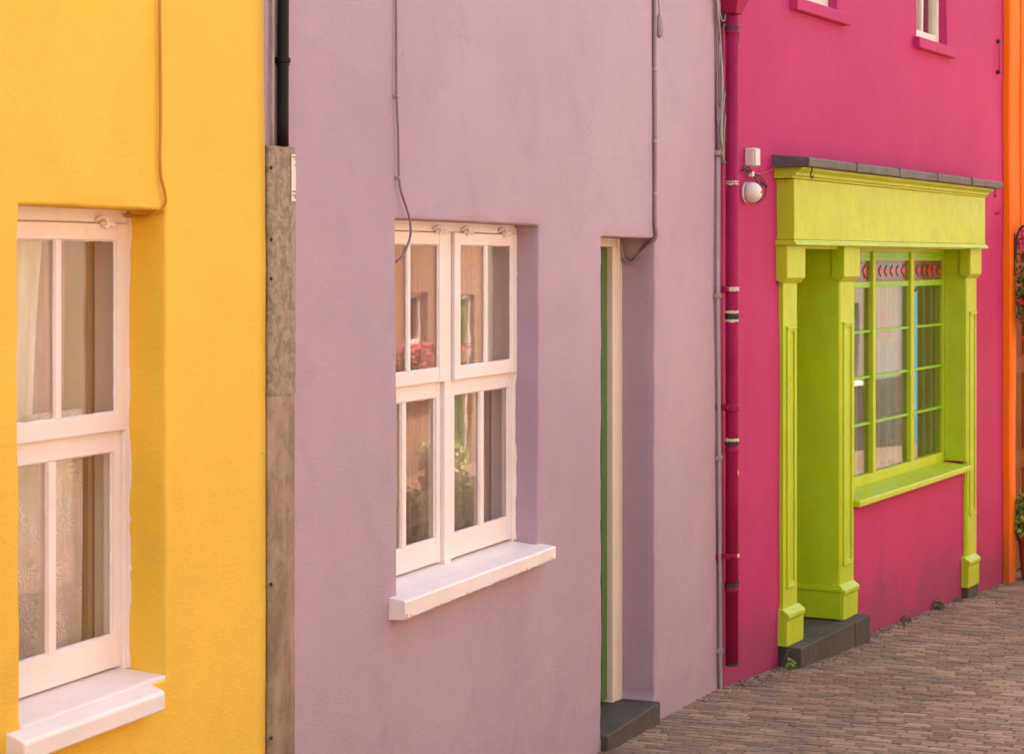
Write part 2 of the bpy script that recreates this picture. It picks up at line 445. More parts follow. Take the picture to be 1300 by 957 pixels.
def house_body(T, s0, s1, z0, z1, depth, mat, roofm, roommat, flr=.1):
    """sides, back, ceiling, floor and slated roof"""
    t = .3; k = .004
    m = MB(); m.box(s0+k, s0+t, -depth, -.372, z0, z1); m.box(s1-t, s1-k, -depth, -.372, z0, z1); m.box(s0+t+k, s1-t-k, -depth, -depth+t, z0, z1)
    T.part('side_wall', m, mat)
    # the rooms: floors, lining and first floor slab, all behind the front wall
    m = MB()
    for za, zb in ((flr-.1, flr), (2.75, 2.95), (z1-.1, z1)): m.box(s0+t+k, s1-t-k, -depth+t+k, -.375, za, zb)
    m.box(s0+t+k, s0+t+.03, -depth+t+k, -.38, flr+.002, z1-.102); m.box(s1-t-.03, s1-t-k, -depth+t+k, -.38, flr+.002, z1-.102)
    m.box(s0+t+.034, s1-t-.034, -3.4, -3.3, flr+.002, 2.748)
    T.part('room', m, roommat)
    m = MB(); h = 1.7; e = .18
    m.prism([(e, z1-.02), (e, z1+.06), (-depth/2, z1+h), (-depth-e, z1+.06), (-depth-e, z1-.02), (-depth/2, z1+h-.12)], s0+.002, s1-.002)
    T.part('roof', m, roofm)
    m = MB()
    for q in (s0+.01, s1-.30): m.prism([(-.02, z1-.01), (-depth/2, z1+h-.16), (-depth+.02, z1-.01)], q, q+.29)
    T.part('gable', m, mat)

def ragged_strip(mb, fixed, var, w0, w1, length_axis, a0, a1, lo, hi, step=.018):
    """a strip whose one edge is straight and other edge wanders. points returned through callbacks"""
    n = max(2, int(abs(a1-a0)/step)); b = len(mb.v)
    for i in range(n+1):
        a = a0+(a1-a0)*i/n
        e = lo+(hi-lo)*random.random()
        if length_axis == 'z': mb.v.append((fixed, -w0, a)); mb.v.append((fixed+var*e, -w1, a))
        else: mb.v.append((a, -w0, fixed)); mb.v.append((a, -w1, fixed+var*e))
    for i in range(n): mb.face([b+2*i, b+2*i+1, b+2*i+3, b+2*i+2])
def putty(mb, s0, s1, z0, z1, wf, wg, lo=.003, hi=.0048):
    ragged_strip(mb, s0, 1, wf, wg, 'z', z0, z1, lo, hi); ragged_strip(mb, s1, -1, wf, wg, 'z', z0, z1, lo, hi)
    ragged_strip(mb, z0, 1, wf, wg, 's', s0, s1, lo, hi); ragged_strip(mb, z1, -1, wf, wg, 's', s0, s1, lo, hi)

def sash_unit(T, win, s0, s1, zb, zt, zm, wf, white, glass, stile=.052, fine=True, zlt=None):
    """two over two sash pair. zb..zt full height, zm = bottom of the upper sash"""
    c = (s0+s1)/2
    # upper sash, standing proud
    m = MB(); d = .0175; mw = .013
    m.box(s0, s0+stile, wf-d, wf, zm, zt); m.box(s1-stile, s1, wf-d, wf, zm, zt)
    m.box(s0+stile, s1-stile, wf-d+.001, wf-.0015, zt-.045, zt-.001); m.box(s0+stile, s1-stile, wf-d+.001, wf-.0015, zm+.001, zm+.050)
    m.box(c-mw, c+mw, wf-d+.001, wf-.003, zm+.050, zt-.045)
    up = T.part('upper_sash', m, white, .0025, win)
    m = MB(); wg = wf-.012
    for a, b in ((s0+stile, c-mw), (c+mw, s1-stile)): putty(m, a, b, zm+.05, zt-.045, wf-.004, wg+.0025)
    T.part('putty', m, white, 0, win, recalc=False)
    for a, b in ((s0+stile, c-mw), (c+mw, s1-stile)):
        T.part('pane', MB().box(a-.004, b+.004, wg-.002, wg+.002, zm+.046, zt-.041), glass, 0, win)
    # lower sash behind
    wl = wf-.0185; zl = zm-.012; m = MB(); mw = .017; d = .036; s0 += .0012; s1 -= .0012; stile -= .020
    m.box(s0, s0+stile+.004, wl-d, wl, zb, zl+.04); m.box(s1-stile-.004, s1, wl-d, wl, zb, zl+.04)
    m.box(s0+stile, s1-stile, wl-d+.001, wl-.0015, zb+.001, zb+.088); m.box(s0+stile, s1-stile, wl-d+.001, wl-.0015, zl-.045, zl+.038)
    m.box(c-mw, c+mw, wl-d+.003, wl-.003, zb+.088, zl-.045)
    T.part('lower_sash', m, white, .0025, win)
    m = MB(); wg = wl-.015
    for a, b in ((s0+stile+.004, c-mw), (c+mw, s1-stile-.004)): putty(m, a, b, zb+.088, zl-.045, wl-.005, wg+.0025)
    T.part('putty', m, white, 0, win, recalc=False)
    for a, b in ((s0+stile+.004, c-mw), (c+mw, s1-stile-.004)):
        T.part('pane', MB().box(a-.004, b+.004, wg-.002, wg+.002, zb+.084, zl-.041), glass, 0, win)

def fastener(s, z, w):
    m = MB(); m.tube([(s-.02, w-.004, z+.004), (s-.012, w+.010, z+.016), (s+.004, w+.016, z+.012), (s+.012, w+.014, z-.004), (s+.002, w+.010, z-.012)], .0055, 7)
    m.tube([(s+.004, w-.006, z), (s+.022, w+.018, z-.002), (s+.030, w+.018, z-.004)], .009, 8)
    return m

def curtain(name, fr, s0, s1, z0, z1, w, mat, label, folds=9, depth=.03, gather=0.0, group=None, thick=.0016, side=1, cat='curtain'):
    nx = folds*10; nz = 14; mb = MB(); ph = random.random()*6
    for lay in (0, 1):
        for j in range(nz+1):
            t = j/nz; z = z0+(z1-z0)*t
            for i in range(nx+1):
                u = i/nx; k = gather*(1-t)*(t*.6+.6)
                uu = u*(1-k) if side > 0 else 1-(1-u)*(1-k)
                x = s0+(s1-s0)*uu
                f = math.sin(u*folds*6.283+ph+.5*math.sin(3*t+u*5))*depth*(.6+.4*(1-t))+.3*depth*math.sin(u*folds*2.7*6.28+ph*2)
                mb.v.append((x, -(w+f-lay*thick), z))
    n1 = (nx+1)*(nz+1)
    for lay in (0, 1):
        for j in range(nz):
            for i in range(nx):
                a = lay*n1+j*(nx+1)+i; mb.face([a, a+1, a+nx+2, a+nx+1], True)
    ob = mb.build(name, mat, None, fr, (s0, w, z0), recalc=False)
    return tag(ob, label, cat, group)

# ================================================================== SETTING: ground and brick paving
def ground():
    mb = MB(); X = 260
    for (x, y) in ((-X, -X), (X, -X), (X, X), (-X, X)): mb.v.append((x, y, G(y)-.016))
    mb.face([0, 1, 2, 3])
    o = mb.build('ground', M['grit']); o['kind'] = 'structure'
ground()
def paving():
    """individual fired pavers laid as one pavement sheet, long side across the street"""
    mb = MB(); bw, bl = .066, .125; FMi = FL.M.inverted()
    ns = int(26/bw); nw = int(6.1/bl)
    for i in range(ns):
        sa = -11.5+i*bw; off = bl*(.5*(i % 2)+random.uniform(-.18, .18)); wav = .006*math.sin(i*.37)
        for j in range(-2, nw+1):
            w = -.1+j*bl+off
            c = FP.M @ Vector((sa+bw/2, -(w+bl/2), 0)); l = FMi @ c
            if l.x < .0 and (-l.y < -.14 or -l.y > 5.8): continue
            if l.x >= 0 and (w < -.32 or w > 5.8): continue
            g = .0022; h = random.gauss(0, .0012)+.006*noise.noise(Vector((sa*.9, w*.9, 2))); tx = random.gauss(0, .010); ty = random.gauss(0, .006); rz = random.gauss(0, .006)
            b = len(mb.v); e = .005
            for (dx, dy, dz) in ((-bw/2+g, -bl/2+g, -.012), (bw/2-g, -bl/2+g, -.012), (bw/2-g, bl/2-g, -.012), (-bw/2+g, bl/2-g, -.012),
                                 (-bw/2+g+e, -bl/2+g+e, 0), (bw/2-g-e, -bl/2+g+e, 0), (bw/2-g-e, bl/2-g-e, 0), (-bw/2+g+e, bl/2-g-e, 0)):
                px = sa+bw/2+dx+dy*rz; pw = w+bl/2+dy-dx*rz+wav*0
                q = FP.M @ Vector((px, -pw, 0))
                mb.v.append((q.x, q.y, G(q.y)+h+dz+(dx*tx+dy*ty if dz == 0 else 0)))
            for q in ((4, 5, 6, 7), (0, 1, 5, 4), (1, 2, 6, 5), (2, 3, 7, 6), (3, 0, 4, 7)): mb.face([b+k for k in q])
    o = mb.build('pavement', M['brick']); o['kind'] = 'structure'
paving()

# ================================================================== YELLOW HOUSE
T = Thing('yellow_house', FL, (-4.75, 0, gl(FL, -4.75)), 'bright yellow plastered cottage with white sash window, nearest the camera at the left', 'house', 'painted terraced houses')
Y = T
zg = .0
yo = (-5.949, -5.292, 1.080, 2.333)
T.part('wall', plaster_wall(-9.4, -4.748, .0, 5.6, [yo], w=.008, seed=3), M['yellow'])
house_body(T, -9.4, -4.75, .0, 5.6, 6, M['yellow'], M['roof'], M['room'], .75)
wf = -.111
win = T.part('window', MB().box(yo[0]-.01, yo[1]+.01, wf-.10, wf-.004, yo[3]-.034, yo[3]+.01).box(yo[0]-.01, yo[0]+.016, wf-.10, wf-.006, yo[2], yo[3]-.034).box(yo[1]-.014, yo[1]+.012, wf-.10, wf-.006, yo[2], yo[3]-.034).box(yo[0], yo[1], wf-.10, wf-.045, yo[2]-.01, yo[2]+.03), M['white'], .003)
sash_unit(T, win, yo[0]+.018, yo[1]-.002, 1.105, 2.2975, 1.742, wf, M['white'], M['glass'])
for s in (-5.425,): T.part('window_latch', fastener(s, 2.297, wf), M['white'], 0, win)
m = MB(); ragged_strip(m, wf+.002, 0, 0, 0, 'z', 0, 1, 0, 0); m = MB()
# brushed-over paint on the reveal beside the frame
def overpaint(mb, sj, w0, z0, z1, sgn=-1, lo=.002, hi=.010, step=.012):
    n = int((z1-z0)/step); b = len(mb.v)
    for i in range(n+1):
        z = z0+(z1-z0)*i/n; e = lo+(hi-lo)*max(0, noise.noise(Vector((z*9, sj, 0)))+.15)*1.3+random.random()*.002+(.006 if random.random() < .03 else 0)
        mb.v.append((sj+sgn*.0065, -(w0-.01), z)); mb.v.append((sj+sgn*.0052, -(w0+e), z)); mb.v.append((sj+.02, -(w0+e+.0005), z))
    for i in range(n):
        for k in (0, 1): mb.face([b+3*i+k, b+3*i+k+1, b+3*i+3+k+1, b+3*i+3+k])
overpaint(m, yo[1], wf, yo[2]+.02, yo[3]-.01)
T.part('brushed_paint', m, M['white'], 0, win, recalc=False)
m = MB(); m.prism([(.0, 1.02), (.056, 1.016), (.060, 1.022), (.060, 1.062), (.054, 1.069), (.016, 1.083), (.0, 1.083)], yo[0]-.055, yo[1]-.09); sill_y = T.part('window_sill', m, M['white'], .004)
m = MB(); m.prism([(-.001, 1.02), (-.001, 1.0895), (.008, 1.088), (.008, 1.02)], yo[0]+.004, yo[1]-.004); m.prism([(-.36, 1.04), (-.36, 1.102), (wf-.05, 1.102), (-.0015, 1.0895), (-.0015, 1.04)], yo[0]+.004, yo[1]-.004); T.part('window_sill', m, M['white'], .002)
m = MB(); t = .006
m.box(yo[1]-.03, yo[1]-t, -.40, wf-.105, yo[2], yo[3]); m.box(yo[0]+t, yo[0]+.03, -.40, wf-.105, yo[2], yo[3]); m.box(yo[0]+.03, yo[1]-.03, -.40, wf-.105, yo[3]-.03, yo[3]-t)
T.part('window_lining', m, M['tan'], .003)
curtain('lace_curtain', FL, -5.98, -5.36, 1.10, 1.80, -.215, M['lace'], 'patterned lace half curtain in the lower part of the yellow house window', 5, .012)
curtain('net_curtain', FL, -5.93, -5.48, 1.11, 2.32, -.25, M['net'], 'long pale net curtain tied back on the left inside the yellow house window', 5, .026, .35)
curtain('curtain', FL, -5.68, -5.30, 1.11, 2.32, -.31, M['rose'], 'dusky rose curtain hanging at the right inside the yellow house window', 4, .03, .30, side=-1)
# thin painted cable above the yellow window
single('cable', FL, (-5.336, .012, 2.4), MB().tube([(-5.338, .016, 4.6), (-5.336, .015, 3.4), (-5.339, .016, 2.9), (-5.334, .016, 2.62), (-5.336, .016, 2.44), (-5.318, .018, 2.385), (-5.312, .014, 2.345), (-5.33, -.02, 2.322), (-5.305, -.07, 2.316), (-5.32, -.105, 2.32)], .0045, 8), M['cable_y'],
       'thin yellow-painted cable running down the yellow wall into the top of its window', 'cable')

# ================================================================== LILAC HOUSE
T = Thing('lilac_house', FL, (0, 0, gl(FL, 0)), 'pale lilac cottage with white double sash window and green door, between yellow and pink houses', 'house', 'painted terraced houses')
LH = T
lo = (-3.832, -2.517, 1.075, 2.336); do = (-1.784, -1.045, .16, 2.300)
T.part('wall', plaster_wall(-4.744, -.002, -.2, 5.9, [lo, do], seed=11, step=.06), M['lilac'])
house_body(T, -4.744, -.004, -.2, 5.9, 6, M['lilac'], M['roof'], M['room'], .15)
wf = -.100
mull = (-3.196, -3.140)
m = MB().box(lo[0]-.01, lo[1]+.01, wf-.10, wf-.004, lo[3]-.034, lo[3]+.01).box(lo[0]-.01, lo[0]+.014, wf-.10, wf-.006, lo[2], lo[3]-.034)
m.box(lo[1]-.012, lo[1]+.012, wf-.10, wf-.006, lo[2], lo[3]-.034).box(mull[0], mull[1], wf-.10, wf-.003, lo[2], lo[3]-.0345).box(lo[0], lo[1], wf-.10, wf-.045, lo[2]-.01, lo[2]+.03)
win = T.part('window', m, M['white'], .003)
sash_unit(T, win, lo[0]+.016, mull[0]-.003, 1.10, 2.3005, 1.757, wf, M['white'], M['glass'])
sash_unit(T, win, mull[1]+.006, lo[1]-.002, 1.10, 2.3005, 1.757, wf+.010, M['white'], M['glass'])
for s in (-3.29, -3.035, -2.665): T.part('window_latch', fastener(s, 2.305, wf+.004), M['white'], 0, win)
m = MB(); overpaint(m, lo[1], wf, lo[2]+.02, lo[3]-.01, lo=.001, hi=.008); T.part('brushed_paint', m, M['white'], 0, win, recalc=False)
# sill: thick, slightly sagging, ragged lower paint edge
def sill_mesh(s0, s1, prof_fn, n=70):
    mb = MB(); k = None
    for i in range(n+1):
        s = s0+(s1-s0)*i/n; pr = prof_fn(s, i/n); k = len(pr)
        for (w, z) in pr: mb.v.append((s, -w, z))
    for i in range(n):
        for q in range(k): mb.face([i*k+q, i*k+(q+1) % k, (i+1)*k+(q+1) % k, (i+1)*k+q], False)
    mb.face(list(range(k))); mb.face([n*k+q for q in range(k)])
    return mb
def pr(s, t):
    a = .0015*noise.noise(Vector((s*6, 0, 0))); rag = .0035*noise.noise(Vector((s*34, 3, 0)))+.002*noise.noise(Vector((s*110, 3, 0)))
    zt = 1.074+a; zb = 1.010+.012*t+rag; r = .007
    return [(-.02, zb-.002), (.056, zb), (.0595, zb+.004), (.060+a, zb+.012), (.060+a, zt-r), (.057, zt-.002), (.050, zt), (.0, zt+.006), (-.02, zt+.007)]
T.part('window_sill', sill_mesh(-3.893, -2.485, pr), M['white'])
m = MB()
for c_, wd_, hh_ in ((-3.880, .020, .022), (-3.842, .010, .008), (-3.60, .012, .006), (-3.37, .016, .007), (-3.05, .010, .006), (-2.80, .018, .007), (-2.53, .014, .012)):
    zb_ = 1.010+.012*(c_+3.893)/1.408; n_ = 9; b0 = len(m.v); m.v.append((c_, -.0607, zb_+.001))
    for q in range(n_+1):
        a_ = math.pi*q/n_; k_ = random.uniform(.6, 1.2); m.v.append((c_+wd_*.5*k_*math.cos(a_), -.0607, zb_+.006+hh_*k_*math.sin(a_)))
    for q in range(n_): m.face([b0, b0+1+q, b0+2+q])
each(T, 'chipped_patch', m, M['chip'], recalc=False)
m = MB(); m.prism([(-.021, 1.04), (-.021, 1.0805), (wf-.05, 1.095), (-.36, 1.095), (-.36, 1.04)], lo[0]+.004, lo[1]-.004); T.part('window_sill', m, M['white'], .002)
m = MB(); t = .006
m.box(lo[1]-.03, lo[1]-t, -.40, wf-.105, lo[2], lo[3]); m.box(lo[0]+t, lo[0]+.03, -.40, wf-.105, lo[2], lo[3]); m.box(lo[0]+.03, lo[1]-.03, -.40, wf-.105, lo[3]-.03, lo[3]-t)
T.part('window_lining', m, M['tan'], .003)
# door, frame, step
wd = -.165
m = MB().box(do[0]-.01, do[0]+.110, wd-.10, wd, do[2], do[3]-.04).box(do[1]-.108, do[1]+.01, wd-.10, wd, do[2], do[3]-.04).box(do[0]-.01, do[1]+.01, wd-.10, wd, do[3]-.04, do[3]+.01)
m.box(do[1]-.055, do[1]+.01, wd-.05, wd+.008, do[2], do[3]-.002)
T.part('door_frame', m, M['cream'], .004)
d0, d1 = do[0]+.115, do[1]-.125; dz0, dz1 = do[2]+.03, do[3]-.045
m = MB(); wdd = wd-.022
m.box(d0, d1, wdd-.055, wdd-.030, dz0, dz1)
zr = [dz0, .426, 1.017, 1.204, 1.799, 1.892, 2.178, dz1]
cs = (d0+d1)/2
for a, b in ((d0, d0+.10), (d1-.075, d1), (cs-.05, cs+.05)): m.box(a, b, wdd-.034, wdd, dz0+.001, dz1-.001)
for a, b in ((zr[0], zr[1]), (zr[2], zr[3]), (zr[4], zr[5]), (zr[6], zr[7])):
    for q0, q1 in ((d0+.10, cs-.05), (cs+.05, d1-.075)): m.box(q0, q1, wdd-.034, wdd-.0015, a+.001, b-.001)
door = T.part('door', m, M['green'], .003)
m = MB()
for a, b in ((zr[1], zr[2]), (zr[3], zr[4]), (zr[5], zr[6])):
    for q0, q1 in ((d0+.10, cs-.05), (cs+.05, d1-.075)): m.box(q0+.02, q1-.02, wdd-.031, wdd-.020, a+.02, b-.02)
T.part('door_panel', m, M['green'], .005, door)
m = MB().lathe([(.012, 0), (.012, .02), (.026, .035), (.026, .05), (.012, .06)], d0+.05, wdd, 14, 'w', 1.10); T.part('door_knob', m, M['rust'], 0, door)
T.part('doorstep', MB().box(do[0]+.002, do[1]-.002, -.36, .03, -.1, do[2]+.012), M['slate'], .008)
g1 = 'beige curtains inside the lilac house window'
curtain('net_curtain', FL, -3.79, -3.50, 1.11, 2.30, -.225, M['net2'], 'beige curtain at the left edge inside the lilac house window', 5, .03, .2)
curtain('net_curtain', FL, -2.98, -2.56, 1.11, 2.30, -.225, M['lace2'], 'lace curtain behind the right-hand sashes of the lilac house window', 6, .03, .25, side=-1)
curtain('curtain', FL, -3.50, -2.93, 1.11, 2.30, -.30, M['rose'], 'brownish rose curtain hanging behind the middle of the lilac house window', 6, .03, .1)
# cables on the lilac wall
def wob(s, w, z0, z1, n=9, a=.004):
    return [(s+random.uniform(-a, a), w+random.uniform(-.001, .002), z0+(z1-z0)*i/n) for i in range(n+1)]
T2 = Thing('cable', FL, (-3.85, .012, 2.2), 'lilac-painted cable curling round the top left corner of the lilac house window', 'cable')
T2.part('lead', MB().tube(wob(-3.852, .010, 5.6, 2.9, 12)+[(-3.853, .011, 2.75), (-3.842, .012, 2.62), (-3.838, .012, 2.50), (-3.828, .013, 2.44), (-3.803, .018, 2.39), (-3.775, .022, 2.34), (-3.768, .022, 2.28), (-3.80, .012, 2.22), (-3.827, -.01, 2.19), (-3.822, -.06, 2.18)], .0042, 8), M['cable_l'])
each(T2, 'cable_clip', MB().box(-3.86, -3.838, .0, .018, 2.742, 2.75).box(-3.846, -3.824, .0, .018, 2.47, 2.478), M['conduit'], .001)
T2 = Thing('cable', FL, (-1.08, .012, 2.25), 'pair of lilac-painted cables above the green door, looping into the door recess', 'cable')
T2.part('lead', MB().tube(wob(-1.082, .010, 5.6, 2.45, 14, .003)+[(-1.078, .012, 2.36), (-1.066, .012, 2.312), (-1.07, -.01, 2.285), (-1.052, -.05, 2.26), (-1.052, -.085, 2.205), (-1.055, -.12, 2.20), (-1.058, -.150, 2.232), (-1.065, -.157, 2.295)], .0075, 8), M['cable_l'])
T2.part('lead', MB().tube(wob(-1.062, .009, 5.6, 2.45, 14, .004)+[(-1.060, .012, 2.36), (-1.052, .012, 2.305), (-1.052, -.02, 2.27), (-1.058, -.07, 2.225), (-1.058, -.11, 2.185), (-1.062, -.148, 2.215), (-1.075, -.155, 2.29)], .0070, 8), M['conduit'])
T2.part('junction', MB().lathe([(.004, -.05), (.014, -.04), (.02, -.01), (.018, .03), (.009, .055), (.004, .07)], -1.038, .022, 10, 'z', 3.27), M['conduit'])
T2.part('lead', MB().tube([(-1.038, .022, 3.33), (-1.045, .018, 3.42), (-1.06, .014, 3.6)], .004, 6), M['conduit'])
each(T2, 'cable_clip', MB().box(-1.092, -1.050, .0, .018, 3.07, 3.08).box(-1.092, -1.052, .0, .018, 2.74, 2.75).box(-1.092, -1.052, .0, .018, 2.50, 2.51), M['conduit'], .001)
# painted conduit at the right edge of the lilac wall
T2 = Thing('conduit', FL, (-.06, .02, .1), 'pair of thin lilac-painted conduits at the right edge of the lilac wall', 'conduit')
T2.part('tube', MB().tube([(-.075, .014, 5.7), (-.074, .014, 3.1), (-.060, .014, 2.97), (-.062, .014, 2.9)], .007, 8), M['cable_l'])
T2.part('tube', MB().tube([(-.062, .018, 2.97), (-.062, .018, 2.72)], .011, 10, False), M['cable_l'])
T2.part('tube', MB().tube([(-.064, .014, 2.74), (-.066, .014, 2.0), (-.045, .014, 1.3), (-.022, .014, .5), (-.012, .014, -.05)], .009, 10), M['conduit'])
T2.part('tube', MB().tube([(-.036, .016, 5.7), (-.036, .016, 2.7), (-.040, .016, 2.0), (-.024, .016, 1.3), (-.002, .016, .5), (.004, .016, -.05)], .006, 8), M['conduit'])
m = MB()
for s, z in ((-.064, 2.74), (-.067, 2.02), (-.045, 1.20), (-.018, .22)): m.box(s-.016, s+.030, .0, .028, z-.012, z+.012)
each(T2, 'cable_clip', m, M['conduit'], .003)

# galvanised cover and black pipe on the joint between the yellow and lilac houses
T2 = Thing('metal_cable_cover', FL, (-4.65, .02, gl(FL, -4.65)), 'mottled galvanised steel cover with white sticker, where the yellow and lilac walls meet', 'cable cover')
pf = [(-4.742, -.002), (-4.741, .014), (-4.736, .019), (-4.728, .021), (-4.70, .022), (-4.66, .024), (-4.62, .026), (-4.598, .025), (-4.580, .019), (-4.566, .010), (-4.557, .003), (-4.556, -.002)]
T2.part('cover', MB().prism(pf, 1.80, 2.535, 'z'), M['galv'], .001)
pf2 = [(a-(a+4.65)*.012, b-.0022 if b > 0 else b) for a, b in pf]
T2.part('lower_cover', MB().prism(pf2, .25, 1.83, 'z'), M['galv2'], .001)
st = MB(); sp = [(-4.622, .0275), (-4.60, .0267), (-4.582, .0212), (-4.568, .0128), (-4.562, .0085)]
b0 = len(st.v)
for (a, w) in sp:
    for z in (2.375, 2.515): st.v.append((a, -w, z))
for i in range(len(sp)-1): st.face([2*i, 2*i+1, 2*i+3, 2*i+2])
sticker = T2.part('sticker', st, M['plastic'], recalc=False)
# small illegible print on the sticker
tx = MB()
def onst(a):
    for (p, q) in zip(sp, sp[1:]):
        if p[0] <= a <= q[0]: t = (a-p[0])/(q[0]-p[0]); return p[1]+(q[1]-p[1])*t+.0006
    return sp[-1][1]+.0006
for z, a0, a1 in ((2.505, -4.616, -4.575), (2.498, -4.600, -4.57), (2.482, -4.603, -4.566), (2.474, -4.585, -4.566), (2.402, -4.615, -4.570), (2.391, -4.617, -4.568), (2.384, -4.606, -4.568)):
    a = a0
    while a < a1:
        q = a+random.uniform(.002, .005); b0 = len(tx.v)
        for (x, zz_) in ((a, z), (q, z), (q, z+.0038), (a, z+.0038)): tx.v.append((x, -onst(x), zz_))
        tx.face([b0, b0+1, b0+2, b0+3]); a = q+.0016
T2.part('printed_text', tx, M['rust'], 0, sticker, recalc=False)
m = MB()
for z in (2.47, 2.26, 2.145, 1.25, .8): m.lathe([(.006, 0), (.006, .004), (.003, .006)], -4.733, .018, 8, 'w', z)
each(T2, 'screw', m, M['rust'])
T2 = Thing('black_pipe', FL, (-4.655, .02, 2.5), 'black plastic pipe coming out of the top of the galvanised cover', 'pipe')
T2.part('tube', MB().tube([(-4.660, .022, 5.7), (-4.661, .023, 3.4), (-4.660, .020, 2.9), (-4.658, .018, 2.536)], .0175, 16), M['black'])
T2.part('pipe_clip', MB().box(-4.695, -4.618, .0, .006, 2.782, 2.800).lathe([(.0185, 0), (.0205, .002), (.0205, .014), (.0185, .016)], -4.660, .022, 18, 'z', 2.783).box(-4.630, -4.618, .004, .020, 2.778, 2.804), M['black'], .001)
single('cable', FL, (-4.715, .01, 2.5), MB().tube([(-4.708, .010, 5.6), (-4.710, .011, 3.4), (-4.706, .010, 3.0), (-4.712, .012, 2.51)], .0055, 8), M['cable_g'], 'thin grey cable running beside the black pipe on the lilac wall', 'cable')

# ================================================================== PINK HOUSE WITH LIME SHOPFRONT
T = Thing('pink_house', FP, (0.002, 0, gl(FP, 0)), 'magenta pink plastered house with a lime green shopfront, between the lilac and orange houses', 'house', 'painted terraced houses')
PH = T
ua = (1.129, 1.823, 3.655, 4.75); ub = (3.387, 4.081, 3.655, 4.75)
dop = (1.120, 1.800, -.6, 2.29); wop = (2.060, 4.500, .74, 2.29)
T.part('wall', plaster_wall(.002, 5.560, -.6, 5.9, [ua, ub, (1.120, 1.800, .06, 2.29), wop], seed=23, step=.08, amp=1.2, thick=.36), M['pink'])
house_body(T, .004, 5.556, -.6, 5.9, 6, M['pink'], M['roof'], M['room2'], .08)
lime = M['lime']
# pilasters
def pilaster(a, b, zb, zbase_top, cap0, cap1, base0, base1):
    ws = .025
    m = MB().box(a, b, -.02, ws, zbase_top-.02, 2.11)
    p = T.part('pilaster', m, lime, .003)
    # planted panel bead on the face
    c0, c1 = a+.045, b-.045; bw = .014; z0 = .42; z1 = 1.82; m = MB()
    m.box(c0, c0+bw, ws-.001, ws+.010, z0, z1).box(c1-bw, c1, ws-.001, ws+.010, z0, z1).box(c0+bw, c1-bw, ws-.001, ws+.010, z1-bw, z1).box(c0+bw, c1-bw, ws-.001, ws+.010, z0, z0+bw)
    m.box(c0-.006, c1+.006, ws-.001, ws+.016, z1, z1+.016); m.box(c0-.006, c1+.006, ws-.001, ws+.014, z0-.014, z0)
    T.part('panel_bead', m, lime, .003, p)
    m = MB().prism([(-.02, 2.095), (.030, 2.070), (.045, 2.088), (.059, 2.102), (.059, 2.279), (-.02, 2.279)], cap0, cap1)
    T.part('capital', m, lime, .004, p)
    m = MB().prism([(-.02, zb), (.054, zb), (.056, zbase_top-.045), (.066, zbase_top-.032), (.066, zbase_top-.012), (.050, zbase_top), (.028, zbase_top+.016), (-.02, zbase_top+.02)], base0, base1)
    T.part('base', m, lime, .004, p)
    return p
pilaster(.864, 1.079, .100, .285, .835, 1.120, .841, 1.101)
pilaster(1.802, 2.046, .100, .285, 1.778, 2.062, 1.775, 2.034)
p3 = pilaster(4.502, 4.736, -.088, .108, 4.462, 4.744, 4.424, 4.700)
T.part('plinth', MB().box(4.432, 4.692, -.02, .050, -.19, -.090), M['slate'], .004, p3)
# doorway lining, returns and door
m = MB().box(1.079, 1.124, -.34, .004, .098, 2.28)
T.part('doorway_lining', m, lime, .003)
rd = -.62
m = MB().box(1.790, 1.802, rd, .021, .098, 2.286)
T.part('doorway_lining', m, lime, .002)
m = MB().box(1.772, 1.790, rd, .040, .102, .262).box(1.764, 1.790, rd, .052, .262, .284).box(1.780, 1.790, rd, .030, .284, .292).box(1.780, 1.790, rd, .03, 2.088, 2.102)
each(T, 'skirting', m, lime, .004)
T.part('doorway_lining', MB().box(1.124, 1.790, rd, .020, 2.262, 2.287), lime, .002)
T.part('doorway_lining', MB().box(1.112, 1.124, rd, -.342, .098, 2.28), lime, .002)
m = MB().box(1.126, 1.77, rd-.05, rd-.012, .10, 2.26)
for a, b in ((1.126, 1.22), (1.67, 1.77)): m.box(a, b, rd-.015, rd, .101, 2.259)
for a, b in ((.101, .34), (.95, 1.10), (2.12, 2.259)): m.box(1.22, 1.67, rd-.015, rd-.001, a, b)
dr = T.part('door', m, lime, .004)
T.part('door_handle', MB().lathe([(.01, 0), (.01, .03), (.026, .04), (.026, .055), (.01, .06)], 1.70, rd, 12, 'w', 1.05), M['rust'], 0, dr)
# doorstep of dark stone slabs
m = MB()
for a, b, w1 in ((.855, 1.055, .131), (1.058, 1.765, .128), (1.768, 2.036, .131)): m.box(a, b, .004, w1, -.25, .097+random.uniform(-.003, .003))
m.box(1.124, 1.770, rd-.05, .0035, -.1, .095)
T.part('doorstep', m, M['slate'], .007)
# fascia, mouldings, lead-covered cornice
T.part('fascia', MB().box(.840, 4.700, -.02, .097, 2.3105, 2.640), lime, .003)
m = MB().prism([(-.02, 2.2785), (.112, 2.2785), (.116, 2.286), (.112, 2.294), (.104, 2.300), (.101, 2.309), (-.02, 2.309)], .825, 4.722); T.part('fascia_moulding', m, lime, .002)
m = MB().prism([(-.02, 2.642), (.100, 2.642), (.104, 2.652), (.118, 2.658), (.124, 2.672), (.150, 2.688), (.158, 2.700), (-.02, 2.700)], .80, 4.712); T.part('crown_moulding', m, lime, .002)
def slab(s, t):
    a = .0015*noise.noise(Vector((s*4, 9, 0)))+.001*noise.noise(Vector((s*30, 9, 0)))
    return [(-.01, 2.7015), (.205, 2.7015+a), (.210+a*2, 2.706), (.212+a*2, 2.742+a), (.205, 2.7505+a), (-.01, 2.768+a)]
cs_ = T.part('canopy_slab', sill_mesh(.761, 4.745, slab, 60), M['lead'])
